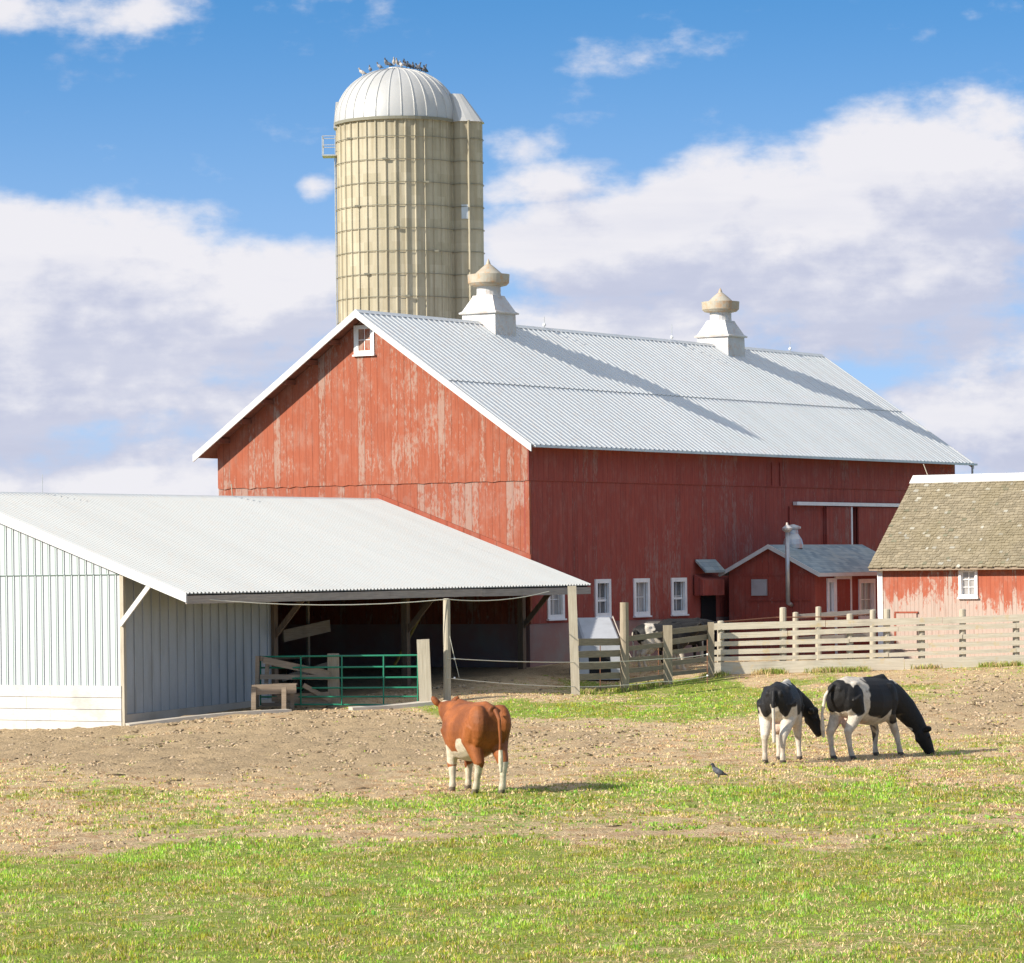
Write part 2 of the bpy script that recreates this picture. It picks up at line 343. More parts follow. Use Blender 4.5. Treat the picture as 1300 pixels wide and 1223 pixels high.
def mat_metal(name, col, dirt, rough=.45, metal=.0, amt=.3, scale=.7, rust=0, streak=(1, 1, .3), spec=.4, sheet=0):
    m, t = new_mat(name); v = t.obj()
    n1 = t.noise(t.vm('MULTIPLY', v, streak), scale, 5, .6); n2 = t.noise(v, scale*9, 4, .65)
    c = t.mix(t.m('MULTIPLY', t.ss(n1, .4, .75), amt), col, dirt); c = t.mix(t.m('MULTIPLY', t.ss(n2, .5, .8), amt*.6), c, dirt)
    if sheet:
        x, y, z = t.sep(v); wn = t.n('ShaderNodeTexWhiteNoise', noise_dimensions='1D'); sx = t.m('DIVIDE', x, sheet); t.put(wn.inputs['W'], t.m('FLOOR', sx))
        c = t.mix(t.m('MULTIPLY', wn.outputs[0], .22), c, dirt); c = t.mix(t.m('MULTIPLY', t.ss(t.m('FRACT', sx), .95, .99), .35), c, tuple(k*.5 for k in dirt))
        dr = t.noise(t.com(t.m('MULTIPLY', x, 7), t.m('MULTIPLY', y, .35), 0), 1, 5, .7); c = t.mix(t.m('MULTIPLY', t.ss(dr, .55, .75), .30), c, tuple(k*.72 for k in dirt))
    if rust: c = t.mix(t.m('MULTIPLY', t.ss(t.noise(v, 4.2, 5, .7), .48, .62), rust), c, (.50, .24, .08))
    t.out(c, rough, metal, t.bump(n2, .08, .01), spec); return m
def mat_plain(name, col, rough=.6, var=.15, scale=6, spec=.3, metal=0):
    m, t = new_mat(name); n = t.noise(t.obj(), scale, 4, .6)
    c = t.mix(t.m('MULTIPLY', n, var*2), col, tuple(k*.45 for k in col)); t.out(c, rough, metal, None, spec); return m

M = {}
M['gable'] = mat_boards('red_gable_boards', (.36, .104, .054), (.27, .074, .040), (.46, .36, .29), .24, .25, seed=3.3)
M['gable_low'] = mat_boards('red_lower_boards', (.35, .10, .054), (.26, .072, .040), (.45, .36, .30), .27, .25, seed=8.7)
M['side'] = mat_boards('red_side_boards', (.38, .084, .060), (.25, .058, .046), (.42, .26, .22), .14, .3, seed=1.9, groove=.5)
M['milk'] = mat_boards('milk_house_boards', (.36, .076, .052), (.27, .058, .042), (.45, .27, .22), .13, .22, seed=5.1)
M['small'] = mat_boards('worn_red_boards', (.40, .115, .062), (.33, .09, .052), (.56, .49, .42), .10, .15, low=(.9, 2.6, .56), seed=14.2, groove=.5, ms=.34)
M['redtrim'] = mat_boards('red_trim', (.34, .088, .050), (.28, .07, .04), (.4, .3, .24), -.1, .6, seed=2.)
M['soffit'] = mat_wood('soffit_boards', (.25, .10, .06), (.17, .065, .045))
M['trim'] = mat_metal('white_trim_paint', (.62, .61, .59), (.42, .40, .36), .6, 0, .35, 1.4, streak=(1, 1, 1), spec=.3)
M['frame'] = mat_metal('window_paint', (.86, .85, .84), (.55, .52, .48), .55, 0, .3, 3, streak=(1, 1, 1), spec=.3)
M['barnroof'] = mat_metal('galvanised_roof', (.60, .615, .61), (.48, .51, .515), .45, .0, .35, .5, .10, streak=(1, .25, .25), spec=.5, sheet=.915)
M['shedroof'] = mat_metal('bright_ribbed_roof', (.365, .38, .38), (.30, .31, .31), .6, .0, .3, .5, .06, streak=(1, .2, .2), spec=.5, sheet=.99)
def mat_shedwall():
    m, t = new_mat('white_ribbed_wall'); x, y, z = t.sep(t.obj()); s = t.m('ADD', x, y)
    n = t.noise(t.com(t.m('MULTIPLY', s, 3), 0, t.m('MULTIPLY', z, .4)), 1, 5, .6)
    c = t.mix(t.m('MULTIPLY', t.ss(n, .4, .8), .25), (.47, .50, .51), (.39, .41, .41)); t.out(c, .5, 0, None, .4); return m
M['shedwall'] = mat_shedwall()
M['ribline'] = mat_plain('dark_green_lap', (.16, .24, .19), .6)  # dark green of the lap lines
M['galv'] = mat_metal('grey_ribbed_wall', (.42, .44, .45), (.27, .27, .25), .45, .15, .5, 1.2, streak=(2, 2, .35))
M['white_plank'] = mat_wood('whitewashed_planks', (.62, .60, .56), (.52, .48, .42), 1.)
M['beam'] = mat_wood('weathered_beam', (.42, .37, .32), (.27, .23, .20))
M['post'] = mat_wood('weathered_post', (.40, .34, .25), (.25, .20, .14), axis='z')
M['palepost'] = mat_wood('pale_post', (.52, .47, .37), (.36, .31, .23), axis='z')
M['board'] = mat_wood('fence_boards', (.68, .62, .50), (.50, .44, .33), .8, lich=.3)
M['board_dark'] = mat_wood('shaded_fence_boards', (.33, .28, .20), (.20, .165, .115), .8)  # fence board colour darkened for the run that stands in shade
M['oldwood'] = mat_wood('old_pen_wood', (.38, .30, .22), (.22, .165, .115))
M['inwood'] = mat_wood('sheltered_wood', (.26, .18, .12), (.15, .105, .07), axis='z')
M['concrete'] = mat_metal('concrete', (.50, .45, .38), (.34, .29, .22), .9, 0, .6, 1.2, streak=(1, 1, 1), spec=.2)
M['found'] = mat_metal('painted_foundation', (.33, .19, .165), (.30, .27, .24), .9, 0, .8, .9, streak=(1, 1, 1), spec=.2)
M['glass'] = mat_metal('window_glass', (.10, .105, .11), (.26, .23, .21), .25, 0, .8, 1.6, streak=(3, 3, 1), spec=.6)
M['glass_light'] = mat_metal('curtained_glass', (.42, .40, .38), (.22, .21, .21), .2, 0, .8, 2.6, streak=(3, 3, .6), spec=.5)
M['dark'] = mat_plain('dark_interior', (.012, .012, .013), .9)  # near-black stands in for unlit space in openings; also colours the wagon wheels
M['darkwall'] = mat_plain('shade_dark_boards', (.03, .028, .025), .9)  # boards coloured near black so the shed interior reads as deep shade
M['silo'] = None
M['dome'] = mat_metal('weathered_dome_metal', (.48, .475, .46), (.36, .35, .32), .42, .2, .5, .8, streak=(1, 1, .5))
M['steel'] = mat_metal('galvanised_steel', (.55, .56, .56), (.34, .33, .31), .4, .5, .5, 3, streak=(1, 1, 1))
M['vent'] = mat_metal('painted_cupola_metal', (.58, .57, .56), (.40, .36, .33), .5, .1, .5, 1.3, .25, streak=(1, 1, .6))
M['ventcap'] = mat_metal('rusty_cupola_cap', (.42, .385, .31), (.32, .22, .13), .6, .1, .6, 1.5, .5, streak=(1, 1, 1))
M['gate'] = mat_metal('green_gate_paint', (.012, .20, .11), (.025, .14, .09), .45, 0, .3, 2, 0, streak=(1, 1, 1))
M['rust'] = mat_plain('rusty_steel', (.24, .11, .065), .8)
M['wire'] = mat_plain('pale_rope', (.62, .60, .50), .7)
M['yellow'] = mat_plain('yellow_paint', (.30, .20, .03), .6)
M['hutch'] = mat_metal('white_hutch_plastic', (.40, .41, .43), (.26, .26, .26), .4, 0, .4, 2, streak=(1, 1, 1))
M['asphalt'] = None
M['hoop'] = mat_plain('tarnished_hoop', (.22, .21, .16), .7)

# ------------------------------------------------------------------ ground
def build_ground():
    xs = np.unique(np.concatenate([np.linspace(-4000, -60, 9), np.linspace(-60, -22, 20), np.arange(-22, 26, .16), np.linspace(26, 60, 18), np.linspace(60, 4000, 9)]))
    ys = np.unique(np.concatenate([np.linspace(-3000, 10, 6), np.linspace(10, 27, 12), np.arange(27, 122, .2), np.linspace(122, 200, 24), np.linspace(200, 6000, 14)]))
    X, Y = np.meshgrid(xs, ys); Z = ghv(X, Y)
    g, st, so = cover(X, np.maximum(Y, 5), Z)
    fz = np.clip((np.hypot(X, Y-75)-45)/40, 0, 1); g = g*(1-fz)+.62*fz; st = st*(1-fz)+.38*fz; so = so*(1-fz)
    near = (np.abs(X) < 27) & (Y > 26) & (Y < 123)
    rough = (fbm(X, Y, 2.1, 5, 4)-.5)*.05+(fbm(X, Y, .5, 9, 3)-.5)*.04
    clod = np.clip(fbm(X, Y, 3.0, 41, 3)-.42, 0, 1)*.9
    u = (X-BX)*UX+(Y-BY)*UY; v = (X-BX)*VX+(Y-BY)*VY
    under = ((u > -.4) & (v > -.4)) | ((u > -20.6) & (v > -.5))
    Z = Z+np.where(near & ~under, rough*.8+clod*so**1.5*.5, 0)
    ny, nx = X.shape; idx = np.arange(ny*nx).reshape(ny, nx)
    F = np.stack([idx[:-1, :-1], idx[:-1, 1:], idx[1:, 1:], idx[1:, :-1]], -1).reshape(-1, 4)
    me = bpy.data.meshes.new('ground'); me.vertices.add(nx*ny); me.vertices.foreach_set('co', np.stack([X, Y, Z], -1).astype('f').ravel())
    me.loops.add(len(F)*4); me.loops.foreach_set('vertex_index', F.astype('i').ravel())
    me.polygons.add(len(F)); me.polygons.foreach_set('loop_start', np.arange(0, len(F)*4, 4, dtype='i')); me.polygons.foreach_set('loop_total', np.full(len(F), 4, 'i'))
    me.polygons.foreach_set('use_smooth', np.ones(len(F), bool)); me.update(calc_edges=True)
    ca = me.color_attributes.new('cover', 'FLOAT_COLOR', 'POINT'); ca.data.foreach_set('color', np.stack([g, st, so, np.ones_like(g)], -1).astype('f').ravel())
    m, t = new_mat('pasture_ground'); v = t.obj()
    a = t.n('ShaderNodeAttribute', attribute_name='cover').outputs[0]; ar, ag, ab = t.sep(a)
    n1 = t.noise(v, 5, 6, .7); n2 = t.noise(v, 22, 5, .7); n3 = t.noise(v, 1.3, 5, .6); n4 = t.noise(v, 70, 3, .7)
    straw = t.mix(t.ss(n2, .3, .7), (.50, .355, .195), (.82, .63, .39))
    straw = t.mix(t.m('MULTIPLY', t.ss(t.noise(v, 2.3, 6, .65), .5, .62), .75), straw, (.46, .26, .13))
    soil = t.mix(t.ss(n2, .32, .68), (.25, .175, .10), (.68, .51, .31)); soil = t.mix(t.ss(n3, .35, .7), soil, (.56, .41, .24))
    gr = t.mix(t.ss(n2, .3, .7), (.17, .24, .03), (.38, .44, .09)); gr = t.mix(t.m('MULTIPLY', t.ss(n1, .45, .7), .5), gr, (.48, .43, .17))
    j = t.m('MULTIPLY', t.m('SUBTRACT', n1, .5), .9); j2 = t.m('MULTIPLY', t.m('SUBTRACT', n2, .5), .7)
    sm = t.ss(t.m('ADD', ab, t.m('ADD', j, j2)), .32, .62); gm = t.ss(t.m('SUBTRACT', ar, t.m('ADD', j, t.m('MULTIPLY', j2, .7))), .30, .62)
    c = t.mix(sm, straw, soil); c = t.mix(gm, c, gr)
    n5 = t.noise(v, 13, 5, .75); n6 = t.noise(v, 34, 4, .7)
    pit = t.m('MAXIMUM', t.ss(n5, .58, .66), t.m('MULTIPLY', t.ss(n6, .60, .68), .7))
    c = t.mix(t.m('MULTIPLY', pit, t.m('MULTIPLY_ADD', sm, .38, .30)), c, (.12, .085, .045))
    h = t.m('ADD', t.m('ADD', t.m('MULTIPLY', n5, 1.2), t.m('MULTIPLY', n2, .6)), t.m('MULTIPLY', n6, .6))
    t.out(c, .95, 0, t.bump(h, 1.0, .07), .1)
    me.materials.append(m); o = bpy.data.objects.new('ground', me); C.objects.link(o); tag(o, kind='structure')
build_ground()

def fast_mesh(name, V, F3, col, mat):
    me = bpy.data.meshes.new(name); me.vertices.add(len(V)); me.vertices.foreach_set('co', V.astype('f').ravel())
    k = F3.shape[1]; me.loops.add(len(F3)*k); me.loops.foreach_set('vertex_index', F3.astype('i').ravel())
    me.polygons.add(len(F3)); me.polygons.foreach_set('loop_start', np.arange(0, len(F3)*k, k, dtype='i')); me.polygons.foreach_set('loop_total', np.full(len(F3), k, 'i'))
    me.update(calc_edges=True)
    ca = me.color_attributes.new('Col', 'FLOAT_COLOR', 'POINT'); ca.data.foreach_set('color', np.concatenate([col, np.ones((len(col), 1))], 1).astype('f').ravel())
    me.materials.append(mat); o = bpy.data.objects.new(name, me); C.objects.link(o); return o
def mat_blade(name, tr=.35, rough=.6):
    m, t = new_mat(name); a = t.n('ShaderNodeAttribute', attribute_name='Col').outputs[0]
    p = t.n('ShaderNodeBsdfPrincipled'); t.put(p.inputs['Base Color'], a); p.inputs['Roughness'].default_value = rough; p.inputs['Specular IOR Level'].default_value = .25
    tl = t.n('ShaderNodeBsdfTranslucent'); t.put(tl.inputs[0], a); mx = t.n('ShaderNodeMixShader'); mx.inputs[0].default_value = tr
    t.t.links.new(p.outputs[0], mx.inputs[1]); t.t.links.new(tl.outputs[0], mx.inputs[2]); o = t.n('ShaderNodeOutputMaterial'); t.t.links.new(mx.outputs[0], o.inputs[0]); return m
def scatter():
    # candidate points in the seen wedge, with a margin at the sides
    def cand(n, y0, y1, pw=1.0):
        Y = y0+(y1-y0)*rng.random(n)**pw; X = (rng.random(n)*2-1)*(.145*Y+3.5); return X, Y
    def blades(X, Y, h, col, wd, nb=5, lean=.5, spread=.04):
        n = len(X); X = np.repeat(X, nb)+rng.normal(0, spread, n*nb); Y = np.repeat(Y, nb)+rng.normal(0, spread, n*nb)
        h = np.repeat(h, nb)*(.5+.8*rng.random(n*nb)); Z = ghv(X, Y)-.01+(fbm(X, Y, 2.1, 5, 4)-.5)*.04+(fbm(X, Y, .5, 9, 3)-.5)*.032
        a = rng.random(n*nb)*6.283; la = rng.random(n*nb)*6.283; l = lean*rng.random(n*nb)*h; wv = wd*(.6+.8*rng.random(n*nb))*(1+np.repeat(Y[::nb] if False else np.zeros(n), nb))
        ux, uy = np.cos(a)*wv/2, np.sin(a)*wv/2; lx, ly = np.cos(la)*l, np.sin(la)*l
        V = np.stack([np.stack([X-ux, Y-uy, Z], -1), np.stack([X+ux, Y+uy, Z], -1), np.stack([X+lx*.4+ux*.8, Y+ly*.4+uy*.8, Z+h*.6], -1), np.stack([X+lx, Y+ly, Z+h], -1), np.stack([X+lx*.4-ux*.8, Y+ly*.4-uy*.8, Z+h*.6], -1)], 1).reshape(-1, 3)
        F = np.arange(len(V)).reshape(-1, 5)
        cc = np.repeat(col, nb, 0)*(.75+.5*rng.random((n*nb, 1))); return V, F, np.repeat(cc, 5, 0)
    G = []; S = []
    for (n, y0, y1, hh, wd, nb) in ((60000, 28, 44, .064, .011, 6), (80000, 44, 75, .075, .018, 5), (60000, 75, 112, .07, .026, 4)):
        X, Y = cand(n, y0, y1); Z = ghv(X, Y); g, st, so = cover(X, Y, Z); r = rng.random(n)
        cl = fbm(X, Y, 3.5, 77, 3)
        u = (X-BX)*UX+(Y-BY)*UY; v = (X-BX)*VX+(Y-BY)*VY
        ok = ~(((u > -.3) & (v > -.3)) | ((u > -20.5) & (v > -2.2) & (u < 1)) | ((u > 11.8) & (v > -4)) | ((u > 12.6) & (v < -5)))
        k = ok & (r < np.clip(g*1.15-.16+(cl-.5)*2.4, 0, 1)*.8)
        cg = np.stack([.26+.22*rng.random(k.sum()), .38+.16*rng.random(k.sum()), .035+.05*rng.random(k.sum())], -1)
        dry = rng.random(k.sum()) < .17; cg[dry] = np.array([.60, .50, .24])
        pt_ = fbm(X[k], Y[k]*.7, 1.1, 91, 4)[:, None]; cg = cg*(.50+1.0*pt_)*np.where(pt_ > .5, np.array([[.86, 1.0, .9]]), np.array([[1.12, 1., 1.]]))
        tall = 1+.8*np.clip(cl[k]-.55, 0, 1)*4*.5
        G.append(blades(X[k], Y[k], hh*(.45+.5*rng.random(k.sum()))*tall*(.5+.6*g[k]), cg, wd, nb))
        k = ok & (r > .97-.42*np.clip(st*1.1+(cl-.5), 0, 1)*(1-so*.8))
        cs = np.stack([.74+.15*rng.random(k.sum()), .55+.14*rng.random(k.sum()), .29+.1*rng.random(k.sum())], -1)
        br = rng.random(k.sum()) < .3; cs[br] = np.array([.52, .31, .16])
        S.append(blades(X[k], Y[k], hh*(.3+.45*rng.random(k.sum())), cs, wd*.9, nb, 1.6, .06))
    n = 5200; X, Y = cand(n, 36, 56); Z = ghv(X, Y); xx, yy = to_px(X, Y, Z); cl = fbm(X, Y, .9, 131, 3)      # low broad-leaved weeds
    k = (rng.random(n) < np.clip((cl-.5)*3.2, 0, 1)*(.25+.75*(xx > 560))*(yy < 1100)); nn = int(k.sum())
    G.append(blades(X[k], Y[k], np.full(nn, .05), np.stack([.22+.12*rng.random(nn), .36+.12*rng.random(nn), .06+.04*rng.random(nn)], -1), .045, 7, 1.8, .05))
    n = 1500; q = rng.random(n); X = np.where(q < .75, 5.9+rng.random(n)*11, 1.8+rng.random(n)*4.1); Y = np.where(q < .75, 106.45+(X-5.9)*.085, 102.7+(X-1.8)*.93)+rng.normal(0, .12, n)
    k = fbm(X, Y, 1.2, 17, 3) > .47; nn = int(k.sum()); cg = np.where(rng.random((nn, 1)) < .5, np.array([[.30, .38, .07]]), np.array([[.62, .48, .24]]))
    G.append(blades(X[k], Y[k], np.full(nn, .16), cg, .022, 5, .7, .05))
    def joinp(L):
        V = np.concatenate([a[0] for a in L]); c = np.concatenate([a[2] for a in L]); F = []; o = 0
        for a in L: F.append(a[1]+o); o += len(a[0])
        return V, np.concatenate(F), c
    V, F, c = joinp(G); tag(fast_mesh('green_grass', V, F, c, mat_blade('grass_blades')), 'short green pasture grass in uneven patches', 'grass', kind='stuff')
    V, F, c = joinp(S); tag(fast_mesh('dry_grass', V, F, c, mat_blade('dry_blades', .2, .8)), 'dry tan grass and stubble between the green patches', 'dry grass', kind='stuff')
    # clods of soil
    bm = bmesh.new(); bmesh.ops.create_icosphere(bm, subdivisions=1, radius=1); base = np.array([v.co[:] for v in bm.verts]); fc = np.array([[v.index for v in f.verts] for f in bm.faces]); bm.free()
    X, Y = cand(620000, 34, 104); Z = ghv(X, Y); g, st, so = cover(X, Y, Z); cl = fbm(X, Y, 2.6, 51, 3)
    u = (X-BX)*UX+(Y-BY)*UY; v = (X-BX)*VX+(Y-BY)*VY
    k = (rng.random(len(X)) < (.012*(g < .5)+np.clip(so*1.7-.45, 0, 1)*(.20+1.6*np.clip(cl-.38, 0, 1)))) & ~((u > -20.6) & (v > -1.0)) & ~((u > 0) & (v > -.3))
    X, Y = X[k], Y[k]; n = len(X); sz = (.009+.034*rng.random(n)**3)*np.clip(Y/75, .55, 1.1)
    Z = ghv(X, Y)+(fbm(X, Y, 2.1, 5, 4)-.5)*.04+(fbm(X, Y, .5, 9, 3)-.5)*.032
    dk_ = rng.random(n) < .30
    nv = len(base); jit = 1+1.0*(rng.random((n, nv, 1))-.5)
    sc = np.stack([sz*(.8+.7*rng.random(n)), sz*(.8+.7*rng.random(n)), sz*(.55+.4*rng.random(n))], -1)[:, None, :]
    pat = rng.choice(n, 90, replace=False); sc[pat, 0] = np.stack([.10+.07*rng.random(90), .10+.07*rng.random(90), np.full(90, .028)], -1); c0p = pat
    V = base[None]*jit*sc+np.stack([X, Y, Z+sz*.35], -1)[:, None, :]
    c_dark = np.array([.13, .095, .055])
    F = (fc[None]+(np.arange(n)*nv)[:, None, None]).reshape(-1, 3)
    c0 = np.stack([.30+.24*rng.random(n)]*3, -1)*np.array([1, .76, .50])
    c0[dk_] = c_dark*(.7+.8*rng.random((int(dk_.sum()), 1))); c0[c0p] = c_dark*.8
    m, t = new_mat('soil_clods'); a = t.n('ShaderNodeAttribute', attribute_name='Col').outputs[0]; t.out(a, .95, 0, t.bump(t.noise(t.obj(), 60, 3), .5, .01), .1)
    tag(fast_mesh('soil_clods', V.reshape(-1, 3), F, np.repeat(c0, nv, 0), m), 'trampled brown clods of soil in front of the cattle shed', 'soil', kind='stuff')
scatter()

# ------------------------------------------------------------------ ribbed roof sheet
def rib_sheet(mb, u0, u1, e, r, pitch, h=.022, flat=.6, lift=0, th=.012):
    """sheet from eave point e=(v,z) to ridge r=(v,z), ribs run up the slope"""
    e = Vector((0, e[0], e[1])); r = Vector((0, r[0], r[1])); d = (r-e).normalized(); nrm = Vector((0, -d.z, d.y))
    if nrm.z < 0: nrm = -nrm
    prof = []; n = max(1, int(round((u1-u0)/pitch))); p = (u1-u0)/n
    for i in range(n):
        b = u0+i*p; prof += [(b, 0), (b+p*flat, 0), (b+p*(flat+(1-flat)*.3), h), (b+p*(flat+(1-flat)*.7), h)]
    prof.append((u1, 0)); vs_ = []; m = len(prof)
    for q in (e, r):
        for (u, hh) in prof: vs_.append(q+nrm*(hh+lift)+Vector((u, 0, 0)))
    fs = [(i, i+1, m+i+1, m+i) for i in range(m-1)]
    # underside and edges
    b = len(vs_)
    for q in (e, r):
        for u in (u0, u1): vs_.append(q+nrm*(lift-th)+Vector((u, 0, 0)))
    fs += [(b, b+2, b+3, b+1), (0, m, b+2, b), (m-1, b+1, b+3, 2*m-1)]
    mb.add(vs_, fs)
    for q, k in ((e, 0), (r, m)):                          # close the corrugation ends
        c = len(vs_)
    mb.add([q for q in [e+nrm*(lift-th)+Vector((u0, 0, 0)), e+nrm*(lift-th)+Vector((u1, 0, 0)), e+nrm*lift+Vector((u1, 0, 0)), e+nrm*lift+Vector((u0, 0, 0))]], [(0, 1, 2, 3)])

# ================================================================== BIG BARN
W_, L_, ZE, ZR, OE, OG, SL = 11.72, 30.86, 6.88, 11.23, .5, .65, .684
barn, bo = barn_thing('red_barn', 'large weathered red gabled barn with long ribbed metal roof and two roof cupolas', 'barn', 0, 0, .05)
def roofz(v): return ZR-SL*abs(v-W_/2)
TW = .16
f = MB(bo)                                                 # foundation band under the siding
wall_holes(f, 'v', .02, L_-.02, -.3, 1.42, .02, .3, [(9, 10.6, -.3, 1.42)] if False else [])
f.box((.02, .33, -.3), (.3, W_-.02, 1.42)); f.build('foundation', M['found'], barn)
wins = [(1.0, 2.02), (3.9, 4.89), (6.34, 7.38), (8.81, 9.85)]
side = MB(bo)
wall_holes(side, 'v', 0, L_, 1.42, 5.81, 0, TW, [(a+.02, b-.02, 1.56, 2.70) for a, b in wins]+[(21.9, 22.38, 1.5, 5.15)])
wall_holes(side, 'v', -.03, L_, 5.81, roofz(0)-.08, -.035, TW+.035, [])
side.build('side_wall', M['side'], barn)
gb = MB(bo); gb.box((0, TW+.002, 1.42), (TW, W_, 5.81)); gb.build('lower_gable_wall', M['gable_low'], barn)
gb = MB(bo)
n = 46; bot = [(-.035, W_*i/n, 5.81-(.05*random.random() if i % 2 else .0)) for i in range(n+1)]
gb.prism([(-.036, v, z) for _, v, z in bot]+[(-.036, W_, roofz(W_)-.1), (-.036, W_/2, ZR-.12), (-.036, 0, roofz(0)-.1)], (.19, 0, 0))
gb.build('upper_gable_wall', M['gable'], barn)
fg = MB(bo); fg.prism([(L_-.15, 0, .0), (L_-.15, W_, .0), (L_-.15, W_, roofz(W_)-.1), (L_-.15, W_/2, ZR-.12), (L_-.15, 0, roofz(0)-.1)], (.14, 0, 0)); fg.box((.2, W_-.15, .05), (L_-.2, W_, roofz(W_)-.1))
fg.build('rear_wall', M['side'], barn)
lin = MB(bo); lin.box((.9, .8, -.2), (L_-.8, .9, 6)); lin.build('dark_backing', M['dark'], barn)  # near-black sheet standing in for the unlit interior behind the openings
# roof
rf = MB(bo); u0, u1 = -OG, L_+OG; ez, rz = (-OE, ZE), (W_/2, ZR); mid = (W_/2*.47+(-OE)*.53, ZR*.47+ZE*.53)
rib_sheet(rf, u0, u1, ez, (mid[0]+.1, mid[1]+.0684), .305); rib_sheet(rf, u0, u1, mid, rz, .305, lift=.022)
ez2 = (W_+OE, ZE); rib_sheet(rf, u0, u1, ez2, (W_/2, ZR), .305)
roof = rf.build('roof', M['barnroof'], barn)
rc = MB(bo); rc.prism([(u0-.01, W_/2-.16, ZR-.06), (u0-.01, W_/2, ZR+.055), (u0-.01, W_/2+.16, ZR-.06), (u0-.01, W_/2, ZR+.02)], (u1-u0+.02, 0, 0)); rc.build('ridge_cap', M['barnroof'], roof)
dk = MB(bo)
for sgn in (0, 1):
    e = Vector((0, -OE+.03 if not sgn else W_+OE-.03, ZE-.03)); r_ = Vector((0, W_/2, ZR-.045))
    dk.prism([(u0+.05, e.y, e.z), (u0+.05, r_.y, r_.z), (u0+.05, r_.y, r_.z-.05), (u0+.05, e.y, e.z-.05)], (u1-u0-.1, 0, 0))
dk.build('roof_deck', M['soffit'], roof)
for uu in (u0-.03, u1-.03):
    for sgn in (0, 1):
        rk = MB(bo); ev = -OE-.02 if not sgn else W_+OE+.02
        rk.prism([(uu, ev, ZE+.02), (uu, W_/2, ZR+.035), (uu, W_/2, ZR-.20), (uu, ev, ZE-.21)], (.055, 0, 0)); rk.build('rake_board', M['trim'], roof)
for i in range(1, 7):
    v = W_/2+i*(W_/2-.2)/6.5+.2; lk = MB(bo); lk.box((u0+.08, v-.06, roofz(v)-.27), (0, v+.06, roofz(v)-.11)); lk.build('lookout', M['soffit'], roof)
gt = MB(bo); gt.beam((u0+.1, -OE-.05, ZE-.045), (u1+.15, -OE-.05, ZE-.045), .11, .075); gt.beam((u1-.2, -OE-.05, ZE-.08), (u1-.2, -OE-.05, ZE-.4), .06, .06); gt.build('gutter', M['steel'], roof)
# gable window under the peak
gw = window(barn, bo, 'u', 5.69, 6.21, 10.02, 10.70, -.036, (M['frame'], M['glass_light']), 2, 2, fw=.12, depth=.03, sill=True, label='small white four-pane window under the gable peak')
for i, (a, b) in enumerate(wins):
    window(barn, bo, 'v', a+.14, b-.14, 1.68, 2.62, 0, (M['frame'], M['glass'] if i % 2 else M['glass_light']), 2, 2, fw=.13, depth=.12, rail=None if i % 2 == 0 else .42)
# sliding door
sd = MB(bo); sd.box((19.9, -.13, .5), (21.84, -.07, 5.16)); sd.box((22.42, -.13, .5), (26.2, -.07, 5.16)); sdo = sd.build('sliding_door', M['side'], barn)
e = MB(bo); e.box((21.80, -.15, .5), (21.90, -.065, 5.16)); e.build('door_edge', M['frame'], sdo)
tr = MB(bo); tr.box((17.5, -.2, 5.19), (27.0, -.04, 5.31)); tr.build('door_track', M['frame'], barn)
for u, z0, z1, d0, d1 in ((19.86, 1.5, 5.15, -.06, -.01), (17.2, 1.5, 5.15, -.06, -.01), (15.9, 5.85, 6.65, -.075, -.037), (16.5, 5.85, 6.65, -.075, -.037)):
    bt = MB(bo); bt.box((u, d0, z0), (u+.06, d1, z1)); bt.build('batten', M['side'], barn)
fl = MB(bo)                                                # red flashing above the shed roof
fl.prism([(-.10, -.12, 3.37), (-.10, 5.5, 5.37), (-.10, 5.5, 5.52), (-.10, -.12, 3.53)], (.06, 0, 0)); fl.build('flashing_board', M['redtrim'], barn)
cb = MB(bo); cb.box((-.045, -.05, 1.42), (.06, .1, 5.79)); cb.build('corner_board', M['gable_low'], barn)
def cupola(u):
    c = (u, W_/2); b = MB(bo); z0 = ZR-.62
    b.lathe([(.66, z0), (.64, ZR+.32)], 4, c, True); base = b.build('cupola', M['vent'], roof)
    s_ = MB(bo); s_.lathe([(.72, ZR+.30), (.73, ZR+.345), (.64, ZR+.40), (.42, ZR+.82), (.38, ZR+.92)], 4, c, True); s_.build('skirt', M['vent'], base)
    k = MB(bo); k.lathe([(.42, ZR+.86), (.41, ZR+.93), (.40, ZR+1.0), (.40, ZR+1.26)], 20, c); k.build('neck', M['vent'], base, smooth=False)
    k = MB(bo); k.lathe([(.42, ZR+1.22), (.60, ZR+1.26), (.68, ZR+1.34), (.70, ZR+1.62), (.64, ZR+1.60), (.50, ZR+1.60), (.42, ZR+1.68), (.22, ZR+1.86), (.08, ZR+1.97), (.05, ZR+2.06), (.0, ZR+2.16)], 40, c); k.build('cap', M['ventcap'], base, smooth=False)
cupola(7.2); cupola(23.3)
for u, ht in ((10.73, .42), (19.59, .6), (28.84, .45)):
    a = MB(bo); a.tube([(u, W_/2, ZR), (u, W_/2, ZR+ht)], .012, 6); ro = a.build('lightning_rod', M['steel'], roof)
    a = MB(bo); a.lathe([(.01, ZR+.08), (.05, ZR+.11), (.06, ZR+.15), (.04, ZR+.19), (.01, ZR+.21)], 10, (u, W_/2)); a.build('glass_ball', M['frame'], ro, smooth=True)

